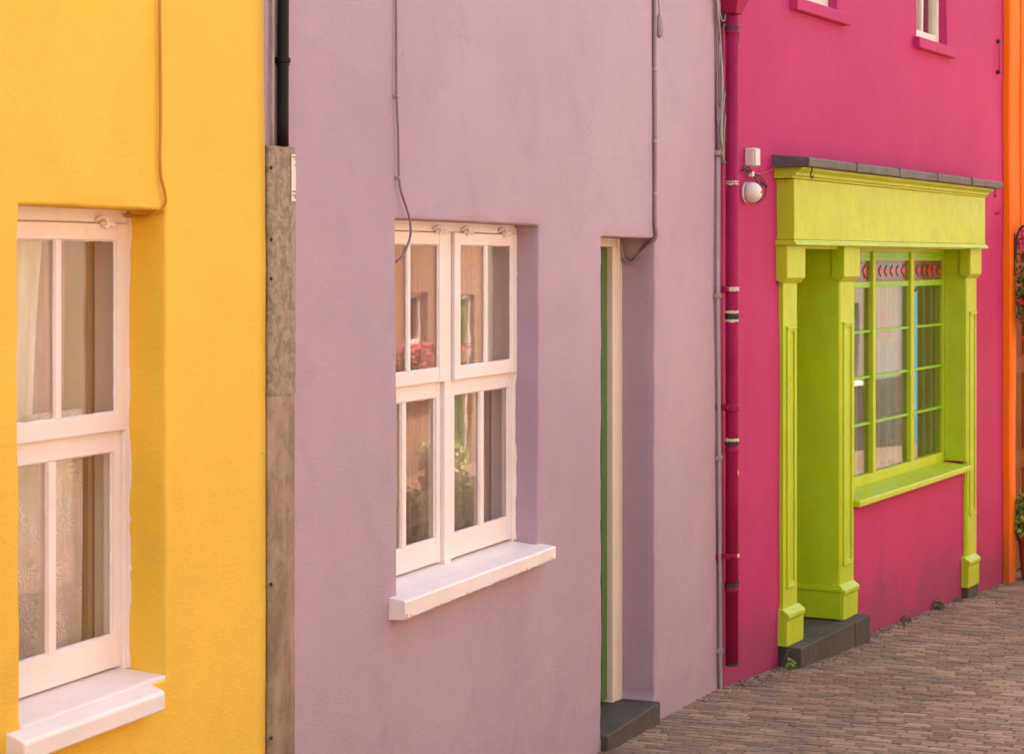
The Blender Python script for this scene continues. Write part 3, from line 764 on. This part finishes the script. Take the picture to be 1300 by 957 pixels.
m = MB()
for s in (1.55, 2.35, 3.15, 3.95): m.box(s, s+.02, .05, .216, 2.699, 2.7555)
each(T, 'lead_joint', m, M['lead'], .003, cs_)
for s in (.93, 4.715):
    m = MB().tube([(s, .165, 2.705), (s, .165, 2.685), (s-.018, .166, 2.672), (s-.024, .166, 2.658), (s-.010, .166, 2.645), (s+.010, .166, 2.647), (s+.018, .166, 2.660)], .0045, 8); T.part('hook', m, M['rust'])
# shop window
ww = -.133
m = MB().box(2.062, 2.110, ww-.06, ww, .79, 2.288).box(4.455, 4.498, ww-.06, ww, .79, 2.288).box(2.11, 4.455, ww-.06, ww+.004, .785, .852).box(2.11, 4.455, ww-.06, ww, 2.252, 2.288)
sw = T.part('shop_window', m, lime, .003)
cols = [(2.110, 2.850), (2.928, 3.655), (3.745, 4.455)]
for a, b in ((2.850, 2.928), (3.655, 3.745)): T.part('mullion', MB().box(a+.012, b-.012, ww-.05, ww+.012, .852, 2.252), lime, .006, sw)
for a, b in cols:
    T.part('pane', MB().box(a-.01, b+.01, ww-.026, ww-.020, .845, 2.03), M['glass2'], 0, sw)
    T.part('green_band', MB().box(a-.012, b+.012, ww-.040, ww-.004, 2.194, 2.252).box(a-.012, b+.012, ww-.040, ww-.004, 2.024, 2.062), M['green2'], .002, sw)
    for z in (1.748, 1.460, 1.168): T.part('transom', MB().box(a-.012, b+.012, ww-.045, ww-.006, z-.008, z+.008), M['green2'], .002, sw)
    m = MB()
    for k in (1, 2, 3): q = a+(b-a)*k/4; m.box(q-.0045, q+.0045, ww-.044, ww-.028, .85, 2.03)
    T.part('glazing_bar', m, M['green2'], .001, sw)
    st = T.part('leaded_light', MB().box(a-.01, b+.01, ww-.030, ww-.020, 2.06, 2.196), M['greyglass'], 0, sw)
for a, b in cols:
    m = MB()
    n = 6; 
    for k in range(n):
        c = a+(b-a)*(k+.5)/n; z = 2.128; r1 = (b-a)/n*.40; r2 = .038
        m.prism([(c-r1, z), (c, z-r2), (c+r1, z), (c, z+r2)], ww-.0195, ww-.015, 'w')
    T.part('diamond_band', m, M['red'], 0, sw)
    T.part('border_strip', MB().box(a-.005, b+.005, ww-.0195, ww-.014, 2.062, 2.078).box(a-.005, b+.005, ww-.0195, ww-.014, 2.178, 2.194), M['magenta'], 0, sw)
T.part('window_reveal', MB().box(4.480, 4.503, ww+.002, .022, .79, 2.283).box(2.048, 2.066, ww+.002, .022, .79, 2.283).box(2.066, 4.480, ww+.002, .02, 2.272, 2.287), lime, .002)
m = MB().prism([(ww-.02, .742), (.060, .728), (.064, .734), (.064, .760), (.058, .767), (ww-.02, .787)], 2.052, 4.452); T.part('window_sill', m, lime, .003)
# raised reveal side lining of third pilaster below the sill
T.part('pilaster_return', MB().box(4.480, 4.500, -.01, .018, -.10, .735), lime, .002)
# upper windows of the pink house
for (a, b, z0, z1), sp_, lab in ((ua, (1.034, 1.940), ''), (ub, (3.314, 4.173), '')):
    wv = -.055
    m = MB().box(a, a+.05, wv-.06, wv, z0, z1).box(b-.05, b, wv-.06, wv, z0, z1).box(a+.05, b-.05, wv-.06, wv-.001, z0, z0+.07).box(a+.05, b-.05, wv-.06, wv-.001, z1-.06, z1).box((a+b)/2-.015, (a+b)/2+.015, wv-.05, wv-.01, z0+.07, z1-.06)
    uw = T.part('upper_window', m, M['plastic'], .003)
    T.part('pane', MB().box(a+.045, b-.045, wv-.034, wv-.028, z0+.065, z1-.055), M['glass'], 0, uw)
    T.part('window_sill', MB().prism([(-.10, z0-.075), (.040, z0-.075), (.045, z0-.07), (.045, z0-.012), (.038, z0-.004), (-.10, z0+.012)], sp_[0], sp_[1]), M['pink'], .004)
curtain('curtain', FP, 1.12, 1.84, 3.6, 4.75, -.42, M['net'], 'pale net curtain inside the upper left window of the pink house', 7, .025)
curtain('curtain', FP, 3.38, 4.10, 3.6, 4.75, -.42, M['net'], 'cream curtain inside the upper right window of the pink house', 7, .025)
# curtains behind the shop glass, and added cloths standing in for its coloured reflections
curtain('reflection_cloth', FP, 3.86, 4.18, .95, 1.62, -.40, M['teal'], 'teal cloth as stand-in for a reflection in right-hand panes of the lime shop window', 3, .02, cat='cloth')
curtain('reflection_cloth', FP, 3.84, 4.14, 1.66, 1.84, -.42, M['pink_reflect'], 'small pink stand-in for a reflection above the teal one in the lime shop window', 3, .015, cat='cloth')
curtain('curtain', FP, 4.15, 4.62, .80, 2.28, -.50, M['net2'], 'beige curtain at the right end inside the lime shop window', 7, .03)
curtain('curtain', FP, 2.0, 3.3, .80, 2.28, -.75, M['net'], 'pale drape far back behind the left panes of the lime shop window', 9, .03, .3)

# downpipe
T2 = Thing('downpipe', FP, (.021, .09, .145), 'crimson painted drainpipe with bare collars, between the lilac and pink walls', 'drainpipe')
ps, pw = .028, .062; pr_ = .033
T2.part('pipe', MB().lathe([(pr_, .145), (pr_, 3.44)], ps, pw, 24), M['crimson'])
m = MB()
for (a_, b_, c_, d_, z_) in ((-.014, .070, .022, .102, 3.445), (-.075, .155, .004, .150, 3.62), (-.08, .16, .004, .152, 3.85)):
    m.v += [(a_, -c_, z_), (b_, -c_, z_), (b_, -d_, z_), (a_, -d_, z_)]
for q in (0, 4):
    for k in range(4): m.face([q+k, q+(k+1) % 4, q+4+(k+1) % 4, q+4+k])
m.face([0, 1, 2, 3]); m.face([8, 9, 10, 11])
T2.part('hopper', m, M['crimson'], .005)
T2.part('pipe', MB().lathe([(pr_, 3.852), (pr_, 5.8)], ps, pw, 24), M['crimson'])
m = MB()
for z, h, r in ((2.05, .02, .037), (1.455, .03, .0365), (.70, .02, .037), (1.44, .012, .039), (1.24, .03, .036), (.53, .025, .0365), (3.36, .03, .036)): m.lathe([(pr_, z-h/2-.002), (r, z-h/2), (r, z+h/2), (pr_, z+h/2+.002)], ps, pw, 24)
each(T2, 'collar', m, M['crimson'])
m = MB()
def band(m, z, h, r=.0345, rag=.004, a0=0.0, a1=6.2832, n=40):
    b = len(m.v)
    for i in range(n+1):
        a = a0+(a1-a0)*i/n; j1 = random.uniform(-rag, rag); j2 = random.uniform(-rag, rag)
        for zz_ in (z-h/2+j1, z+h/2+j2): m.v.append((ps+r*math.cos(a), -(pw+r*math.sin(a)), zz_))
    for i in range(n): m.face([b+2*i, b+2*i+1, b+2*i+3, b+2*i+2], True)
band(m, 2.052, .022, .0378, .002); band(m, 1.935, .016, .0348, .003); band(m, 1.893, .014, .0348, .003); band(m, 1.286, .02, .0368, .004); band(m, 2.590, .018, .0346, .005)
band(m, .705, .02, .0378, .004, .6, 1.9, 10); band(m, 3.34, .06, .0365, .012, .3, 1.1, 8); band(m, .60, .02, .0346, .008, .5, 1.2, 6); band(m, 1.12, .03, .0346, .01, 1.2, 1.7, 5)
each(T2, 'bare_patch', m, M['chip'], recalc=False)
m = MB(); band(m, 1.914, .030, .0352, .002); band(m, 1.272, .018, .0372, .003); band(m, .553, .022, .0372, .002); band(m, 3.375, .018, .0372, .001); band(m, 2.590, .004, .0352, .001); band(m, .150, .012, .0338, .003)
each(T2, 'bare_metal_ring', m, M['rust'], recalc=False)
m = MB()
for z in (2.05, 1.455, .70): m.box(ps-.055, ps-.030, .0, pw, z-.012, z+.012).box(ps-.075, ps+.075, -.002, .010, z-.016, z+.016)
each(T2, 'bracket', m, M['crimson'], .003)
# cable bundle at the top, left of the downpipe
T2 = Thing('cable_bundle', FP, (-.02, .03, 2.6), 'messy bundle of grey cables hanging beside the top of the crimson downpipe', 'cable bundle')
def U(x, y, w):  # photo reading -> s,z on this wall (used for the loose cables only)
    a = (x-650)/2600; px = P0[0]+math.sin(AP)*w; py = P0[1]-math.cos(AP)*w; dx, dy = math.cos(AP), math.sin(AP)
    s = (a*py-px)/(dx-a*dy); return (s, w, 2.2+(330-y)/2600*(py+s*dy))
loose = [([(908, -140), (909, -30), (912, 20), (915, 60), (917, 110), (915, 160), (918, 200), (923, 209)], .006, 'cable_g'),
         ([(921, -140), (922, -20), (925, 40), (926, 75), (922, 110), (917, 140), (916, 175), (920, 205)], .0075, 'cable_g'),
         ([(918, -140), (919, -20), (922, 30), (924, 80), (924, 120), (920, 160), (919, 190), (924, 214)], .005, 'cable_g'),
         ([(913, -140), (914, -30), (918, 10), (914, 24), (916, 35), (919, 20), (922, -20)], .004, 'cable_k'),
         ([(914, -120), (912, -10), (915, 22), (920, 26), (921, 8), (917, -30)], .004, 'cable_g'),
         ([(925, -140), (926, 0), (927, 50), (928, 62), (926, 90), (925, 150), (924, 205)], .006, 'cable_g'),
         ([(917, 95), (915.5, 150), (914, 180), (917, 205), (922, 208)], .0035, 'chip')]
for pts, r, mt in loose: T2.part('lead', MB().tube([U(x, y, .03+random.uniform(-.008, .015)) for x, y in pts], r, 8), M[mt])
T2.part('cable_tie', MB().lathe([(.02, 0), (.024, .003), (.024, .012), (.02, .015)], U(922, 30, .03)[0], .03, 10, 'z', U(922, 30, .03)[2]), M['cable_k'])

# white box, lamp and their wiring
T2 = Thing('junction_box', FP, (.50, .0, 2.68), 'small white plastic box above the round white wall lamp, right of the crimson downpipe', 'junction box')
T2.part('case', MB().box(.352, .425, .0, .055, 2.690, 2.785), M['plastic'], .008, seg=3)
T2.part('lid', MB().box(.355, .422, .055, .064, 2.693, 2.782), M['plastic'], .005)
T2 = Thing('wall_lamp', FP, (.45, .0, 2.55), 'dirty white half-round wall lamp beside the crimson downpipe, below the small white box', 'lamp')
T2.part('back_plate', MB().lathe([(.054, 0), (.056, .010), (.050, .016)], .362, .0, 20, 'w', 2.552), M['plastic'])
hd = [(.052, .012), (.055, .022), (.053, .046), (.044, .066), (.028, .080), (.010, .085)]
T2.part('lamp_head', MB().lathe(hd, .362, .006, 24, 'w', 2.552), M['plastic'])
each(T2, 'screw', MB().lathe([(.006, .0), (.006, .006), (.003, .008)], .362, .087, 8, 'w', 2.552), M['rust'])
T2 = Thing('cable_bundle', FP, (.55, .02, 2.5), 'tangle of dark wires around the white wall lamp on the pink wall', 'cable bundle')
for pts, r, mt in (([(942, 213), (950, 215), (957, 222), (966, 230), (972, 238), (971, 250), (964, 256)], .004, 'cable_k'), ([(942, 216), (951, 219), (957, 224), (962, 232), (963, 240), (966, 246), (964, 255), (960, 257)], .0045, 'cable_k'),
                   ([(950, 212), (958, 221), (967, 226), (974, 238), (966, 233), (964, 243), (969, 248)], .0035, 'rust'), ([(944, 214), (955, 218), (956, 222), (960, 226), (965, 236)], .004, 'cable_p')):
    T2.part('lead', MB().tube([U(x, y, .03+random.uniform(-.012, .015)) for x, y in pts], r, 7), M[mt])
T2.part('connector', MB().box(U(952, 0, .03)[0], U(954.5, 0, .03)[0], .02, .045, 2.635, 2.662), M['plastic'], .003)
single('cable', FP, (.7, .01, 2.65), MB().tube([U(955, 219, .012), U(962, 221, .010), U(972, 219, .009), U(980, 215, .009), U(986, 208, .012)], .0055, 8), M['cable_p'], 'pink-painted cable from the white box to the lime shopfront', 'cable')
# small iron fittings on the pink wall near the orange house
T2 = Thing('wall_bracket', FP, (5.38, 0, 3.2), 'thin iron rod held by two bolts high on the pink wall near the orange house', 'bracket')
a = U(1265, 53, .0); b = U(1265, 92, .0)
T2.part('rod', MB().tube([(a[0], .02, a[2]), (b[0], .02, b[2])], .004, 6, False), M['crimson'])
T2.part('bolt', MB().lathe([(.016, 0), (.016, .022), (.009, .03)], a[0], 0, 8, 'w', a[2]), M['rust']); T2.part('bolt', MB().lathe([(.016, 0), (.016, .022), (.009, .03)], b[0], 0, 8, 'w', b[2]), M['rust'])
a = U(1265, 268, .0)
single('wall_hook', FP, (a[0], 0, a[2]), MB().tube([(a[0]-.04, .0, a[2]-.02), (a[0]-.035, .03, a[2]-.02), (a[0], .034, a[2]), (a[0]+.03, .034, a[2]+.008)], .007, 8), M['crimson'], 'small dark hook stub on the pink wall right of the lime fascia', 'hook')

# ================================================================== ORANGE HOUSE
T = Thing('orange_house', FP, (5.565, 0, gl(FP, 5.565)), 'bright orange house with a brown doorway, at the right edge beyond the pink house', 'house', 'painted terraced houses')
oo = (5.760, 6.85, -.28, 2.33)
T.part('wall', plaster_wall(5.564, 10.6, -.8, 5.8, [oo], seed=31, step=.09, w=.045, thick=.40), M['orange'])
house_body(T, 5.564, 10.6, -.8, 5.8, 6, M['orange'], M['roof'], M['room2'], -.25)
T.part('corner_strip', MB().box(5.884, 5.905, .040, .058, 2.45, 5.7), M['orange'], .003)
m = MB().box(5.768, 5.83, -.20, -.10, -.26, 2.32).box(6.78, 6.842, -.20, -.10, -.26, 2.32).box(5.83, 6.78, -.20, -.10, 2.25, 2.32); T.part('door_frame', m, M['wood'], .004)
m = MB().box(5.832, 6.778, -.17, -.14, -.24, 2.248).box(5.832, 5.93, -.142, -.125, -.239, 2.247).box(6.68, 6.778, -.142, -.125, -.239, 2.247)
for z in (-.239, .55, 1.3, 2.10): m.box(5.93, 6.68, -.142, -.126, z, z+.145)
dr = T.part('door', m, M['wood'], .004)
T.part('door_handle', MB().lathe([(.01, 0), (.01, .03), (.026, .04), (.026, .055), (.01, .06)], 5.88, -.125, 12, 'w', .85), M['rust'], 0, dr)
T.part('doorstep', MB().box(5.77, 6.84, -.38, .06, -.6, -.262), M['slate'], .006)

def blob(cs, cw, cz, r, n, flat=1.0):
    out = []
    while len(out) < n:
        v = Vector((random.gauss(0, 1), random.gauss(0, 1), random.gauss(0, 1))).normalized()
        k = r*(random.random()**.45)*(1+.28*noise.noise(v*2.3+Vector((cs, cw, cz))))
        out.append((cs+v.x*k, cw+v.y*k, cz+v.z*k*flat))
    return out
def potted(fr, s, w, gz, r, h, bush_r, label, cat='potted plant', leaf='leaf2', nleaf=1500, flowers=0, fm='flower', group=None, name='potted_shrub', potm='terra', lsize=.05, stem=.0):
    T = Thing(name, fr, (s, w, gz), label, cat, group)
    T.part('pot', MB().lathe([(r*.68, 0), (r*.70, .01), (r*.95, h*.84), (r*1.06, h*.85), (r*1.08, h), (r*.94, h), (r*.90, h*.86)], s, w, 24, 'z', gz), M[potm])
    T.part('soil', MB().lathe([(r*.9, h*.86), (.01, h*.90)], s, w, 16, 'z', gz), M['grit'])
    zc = gz+h+stem+bush_r*.8
    m = MB()
    for k in range(6): a = k*1.05; m.tube([(s, w, gz+h*.8), (s+.3*bush_r*math.cos(a), w+.3*bush_r*math.sin(a), zc-.3*bush_r), (s+.7*bush_r*math.cos(a), w+.7*bush_r*math.sin(a), zc+.3*bush_r)], .006, 5)
    T.part('stem', m, M['dead'])
    T.part('foliage', MB().leaves(blob(s, w, zc, bush_r, nleaf), lsize), M[leaf], recalc=False)
    if flowers: T.part('flowers', MB().leaves(blob(s, w, zc+.02, bush_r*1.08, flowers), lsize*.9, .9), M[fm], recalc=False)
    return T
potted(FP, 5.855, .14, -.225, .105, .36, .17, 'shaggy green shrub in a terracotta pot at the right edge, by the orange doorway', lsize=.045, nleaf=1500)
# hanging basket
def basket(fr, s, w, z, label, bracket_label):
    T = Thing('hanging_basket', fr, (s, w, z), label, 'hanging basket')
    T.part('basket', MB().lathe([(.03, -.12), (.10, -.07), (.14, 0), (.145, .01), (.13, .01)], s, w, 18, 'z', z), M['wood'])
    T.part('foliage', MB().leaves([(p[0], p[1], min(p[2], z+.12)) for p in blob(s, w, z-.30, .20, 1500, 2.1)], .05), M['leaf'], recalc=False)
    T.part('flowers', MB().leaves(blob(s, w, z+.08, .20, 420, .7)+blob(s, w, z-.32, .21, 160, 2.0), .045, .9), M['flower'], recalc=False)
    m = MB()
    for k in range(3): m.tube([(s+.13*math.cos(k*2.1), w+.13*math.sin(k*2.1), z), (s, w, z+.34)], .003, 5, False)
    T.part('chain', m, M['rust'])
bs_ = 5.735
T2 = Thing('basket_bracket', FP, (5.70, .05, 2.1), 'black curved iron bracket on the orange wall beside the doorway', 'bracket')
T2.part('back_plate', MB().box(5.688, 5.706, .045, .056, 2.08, 2.40), M['rust'], .002)
T2.part('arm', MB().tube([(5.697, .058, 2.20), (5.697, .07, 2.38), (5.70, .14, 2.47), (5.72, .25, 2.50), (5.74, .36, 2.47)], .009, 8), M['rust'])
basket(FP, 5.83, .22, 2.26, 'hanging basket of pink flowers in front of the orange house doorway', '')

# ================================================================== small growth and litter at the wall foot
def tuft(s, w, n, r, h, label, mt='leaf2', name='weed'):
    gz = G((FP.M@Vector((s, -w, 0))).y); T = MB(); pts = []
    for k in range(n*7):
        a = random.random()*6.28; q = r*random.random()**.7
        pts.append((s+q*math.cos(a), w+abs(q*math.sin(a)), gz+.003+h*random.random()*(1-q/r*.6)))
    T.leaves(pts, h*.38, .5, -.3)
    single(name, FP, (s, w, gz), T, M[mt], label, 'weed')
tuft(.80, .075, 16, .05, .05, 'bright green weed on the paving at the left corner of the dark doorstep')
tuft(3.75, .02, 22, .06, .07, 'largest tuft of dry weeds at the foot of the pink wall, under the shop window', 'dead')
tuft(3.05, .02, 14, .05, .04, 'low dry weed at the pink wall foot, between the doorstep and the largest tuft', 'dead')
tuft(4.25, .02, 14, .05, .045, 'small dry weed at the foot of the pink wall just before the last lime pilaster', 'dead')
single('weed', FP, (.845, .02, 0.0), MB().tube([(.835, .02, -.01), (.832, .05, .05), (.838, .06, .085)], .003, 5).tube([(.835, .03, -.01), (.845, .07, .03), (.850, .10, .01)], .003, 5).leaves([(.836, .05, .06), (.838, .06, .08), (.845, .07, .03)], .03), M['leaf'], 'thin stalk growing against the left end of the dark doorstep', 'weed')
m = MB()
for k in range(1700):
    s = random.uniform(-.4, 6.4); w = abs(random.gauss(0, .06))+.003
    if .84 < s < 2.05: w += .135
    elif 4.42 < s < 4.71: w += .05
    if random.random() < .12: w = random.uniform(.1, 3.0)
    g_ = G((FP.M@Vector((s, -w, 0))).y); r = random.uniform(.002, .006) if random.random() < .85 else random.uniform(.006, .012)
    m.lathe([(r*.6, -r*.3), (r, .2*r), (r*.5, r*.7)], s, w, 5, 'z', g_)
o = m.build('litter', M['pebble'], None, FP, (0, 0, 0)); o['kind'] = 'stuff'; tag(o, 'grit and small stones scattered along the foot of the pink wall', 'litter')

# ================================================================== OPPOSITE SIDE OF THE STREET (seen in the window glass) and two unseen sky-blocking houses
WO = 5.9
def opp_frame(base, s1): 
    # looking from the other side: x runs back towards the camera side
    p = base.M @ Vector((s1, -WO, 0)); return Frame(p.x, p.y, base.ang+math.pi)
def opp_house(base, s0, s1, colr, label, h=5.6, door=.5, trim='white', doorc='green', wins=(.2, .8), near=False):
    fr = opp_frame(base, s1)
    if near: p = base.M @ Vector((s0, 0, 0)); fr = Frame(p.x, p.y, base.ang)
    L = s1-s0; gz = gl(fr, L/2); mt = plaster('plaster_opposite', colr)
    T = Thing('terraced_house', fr, (0, 0, gz), label, 'house', 'painted terraced houses')
    dc = L*door; ops = [(dc-.45, dc+.45, gz+.1, gz+2.15)]
    for k in wins: ops.append((L*k-.45, L*k+.45, gz+1.0, gz+2.2)); ops.append((L*k-.42, L*k+.42, gz+3.5, gz+4.6))
    T.part('wall', plaster_wall(0, L, gz-.6, h, ops, step=.35, seed=s0, amp=.6), mt)
    house_body(T, 0.0, L, gz-.6, h, 5, mt, M['roof'], M['room2'], gz+.05)
    for i, (a, b, c, d) in enumerate(ops):
        if i == 0:
            T.part('door_frame', MB().box(a, a+.06, -.2, -.08, c, d).box(b-.06, b, -.2, -.08, c, d).box(a+.06, b-.06, -.2, -.08, d-.06, d), M[trim])
            m = MB().box(a+.06, b-.06, -.17, -.14, c, d-.06)
            for z in (0, .8, 1.75): m.box(a+.07, b-.07, -.139, -.12, c+z+.01, c+z+.15)
            m.box(a+.07, a+.18, -.138, -.121, c, d-.07).box(b-.18, b-.07, -.138, -.121, c, d-.07)
            T.part('door', m, M[doorc]); continue
        m = MB().box(a, a+.05, -.16, -.10, c, d).box(b-.05, b, -.16, -.10, c, d).box(a+.05, b-.05, -.16, -.101, d-.05, d).box(a+.05, b-.05, -.16, -.101, c, c+.07)
        m.box(a+.05, b-.05, -.15, -.105, (c+d)/2-.03, (c+d)/2+.03).box((a+b)/2-.02, (a+b)/2+.02, -.145, -.108, c+.07, d-.05)
        w_ = T.part('window', m, M[trim]); T.part('pane', MB().box(a+.04, b-.04, -.132, -.126, c+.05, d-.04), M['glass'], 0, w_)
        T.part('window_sill', MB().box(a-.08, b+.08, -.1, .06, c-.06, c+.004), M[trim], .005)
    return fr, gz, L
opp_house(FL, -15.6, -9.42, (.24, .26, .22), 'unseen grey-green terraced house behind the camera beside the yellow one, added to block skylight', near=True)  # unseen, added to block low skylight so the reveals turn darker
opp_house(FL, -18.0, -12.01, (.25, .22, .18), 'unseen dull stone-coloured terraced house across the street behind the camera, added to block skylight')  # also added out of view, to keep sky off the reveals
opp_house(FL, -12.0, -6.2, (.40, .24, .19), 'rose terraced house across the street, opposite the yellow house', wins=(.2, .8))
opp_house(FL, -6.19, -.32, (.26, .28, .30), 'blue-grey terraced house across the street, opposite the lilac house', h=5.3, doorc='crimson')
f1, g1z, L1 = opp_house(FP, .32, 5.3, (.42, .36, .28), 'cream terraced house across the street, opposite the lime shopfront', h=5.9, door=.44, wins=(.66, .88))
f2, g2z, L2 = opp_house(FP, 5.31, 10.6, (.44, .30, .18), 'tan terraced house with two flower boxes across the street', h=5.5, doorc='wood')
f3, g3z, L3 = opp_house(FP, 10.61, 16.2, (.27, .145, .10), 'salmon orange terraced house across the street, with one flower box', h=5.8, door=.15, wins=(.5, .8))
f4, g4z, L4 = opp_house(FP, 16.21, 23.0, (.22, .21, .20), 'pale grey terraced house across the street, farthest down', h=5.4, doorc='crimson', door=.62, wins=(.40, .86))
opp_house(FP, 23.01, 30.0, (.05, .24, .30), 'teal terraced house at the far end across the street', h=5.7)
TH4 = bpy.data.objects.get([o.name for o in bpy.data.objects if o.get('label', '').startswith('pale grey terraced')][0])
m = MB().box(.01, L4*.62-.5, -.02, .035, g4z-.55, g4z+.98).box(L4*.62+.5, L4-.01, -.02, .035, g4z-.55, g4z+.98)
for mm_ in m.islands():
    q = mm_.build('plinth', M['slate'], TH4, org=(0, 0, g4z))
def boxplant(fr, a, b, z, label, fm):
    T = Thing('window_box', fr, ((a+b)/2, .1, z), label, 'flower box', 'flower boxes across the street')
    T.part('trough', MB().box(a, b, .065, .24, z-.02, z+.16), M['wood'], .005)
    pts = []; fl = []
    for k in range(int((b-a)/.12)): c = a+.06+k*.12; pts += blob(c, .18, z+.30, .22, 260); fl += blob(c, .20, z+.36, .24, 110)
    T.part('foliage', MB().leaves(pts, .055), M['leaf2'], recalc=False); T.part('flowers', MB().leaves(fl, .05, .9), M[fm], recalc=False)
for fr, gz, L, k, fm, n in ((f2, g2z, L2, .2, 'flower', 'left'), (f2, g2z, L2, .8, 'flower2', 'right'), (f3, g3z, L3, .5, 'flower', 'middle')):
    boxplant(fr, L*k-(.9 if fr is f3 else .5), L*k+(.9 if fr is f3 else .5), gz+1.03, 'wooden flower box under the %s window of the %s house across the street' % (n, 'tan' if fr is f2 else 'salmon orange'), fm)
for sp, wq, lab in ((3.85, 2.6, 'bright green shrub in the tub nearest the camera, out on the paving of the street'), (4.95, 2.65, 'bright green shrub in the middle tub out on the paving of the street'), (10.5, 4.6, 'broad green shrub in the farthest tub, before the salmon orange house')):
    p = FP.M@Vector((sp, -wq, 0)); potted(FP, sp, wq, G(p.y), .24, .20, .25, lab, group='potted shrubs in the street', nleaf=1500, lsize=.06, leaf='leaf3')

# ================================================================== light, sky, camera
SUN_EL, SUN_AZ = 54, 148      # azimuth as the math angle (from +X towards +Y)
w = bpy.data.worlds.new('World'); sc.world = w; w.use_nodes = True
nt = w.node_tree; sky = nt.nodes.new('ShaderNodeTexSky'); sky.sky_type = 'NISHITA'; sky.sun_disc = False
sky.sun_elevation = R(SUN_EL); sky.sun_rotation = R(90-SUN_AZ); sky.air_density = 1.0; sky.dust_density = 4.0; sky.ozone_density = .6
nt.links.new(sky.outputs[0], nt.nodes['Background'].inputs[0]); nt.nodes['Background'].inputs[1].default_value = .15
sl = bpy.data.lights.new('sun', 'SUN'); sl.energy = 3.3; sl.angle = R(.6); sl.color = (1, .88, .74)
so = bpy.data.objects.new('sun', sl); col.objects.link(so)
dv = Vector((math.cos(R(SUN_EL))*math.cos(R(SUN_AZ)), math.cos(R(SUN_EL))*math.sin(R(SUN_AZ)), math.sin(R(SUN_EL))))
so.rotation_euler = dv.to_track_quat('Z', 'Y').to_euler(); so.location = dv*30

cam = bpy.data.cameras.new('camera'); co = bpy.data.objects.new('camera', cam); col.objects.link(co)
co.location = (0, 0, 2.2); co.rotation_euler = (R(90), 0, 0)
cam.sensor_width = 36; cam.sensor_fit = 'HORIZONTAL'; cam.lens = 72.0
cam.shift_y = -(478.5-330)/1300
cam.clip_start = .1; cam.clip_end = 1500
cam.dof.use_dof = True; cam.dof.focus_distance = 8.0; cam.dof.aperture_fstop = 8
sc.camera = co
sc.render.engine = 'CYCLES'
sc.view_settings.view_transform = 'Standard'; sc.view_settings.look = 'None'
sc.view_settings.exposure = 2.5; sc.view_settings.gamma = 1
sc.view_settings.use_white_balance = True; sc.view_settings.white_balance_temperature = 7800; sc.view_settings.white_balance_tint = 10
sc.cycles.max_bounces = 10; sc.cycles.transparent_max_bounces = 24; sc.cycles.diffuse_bounces = 6
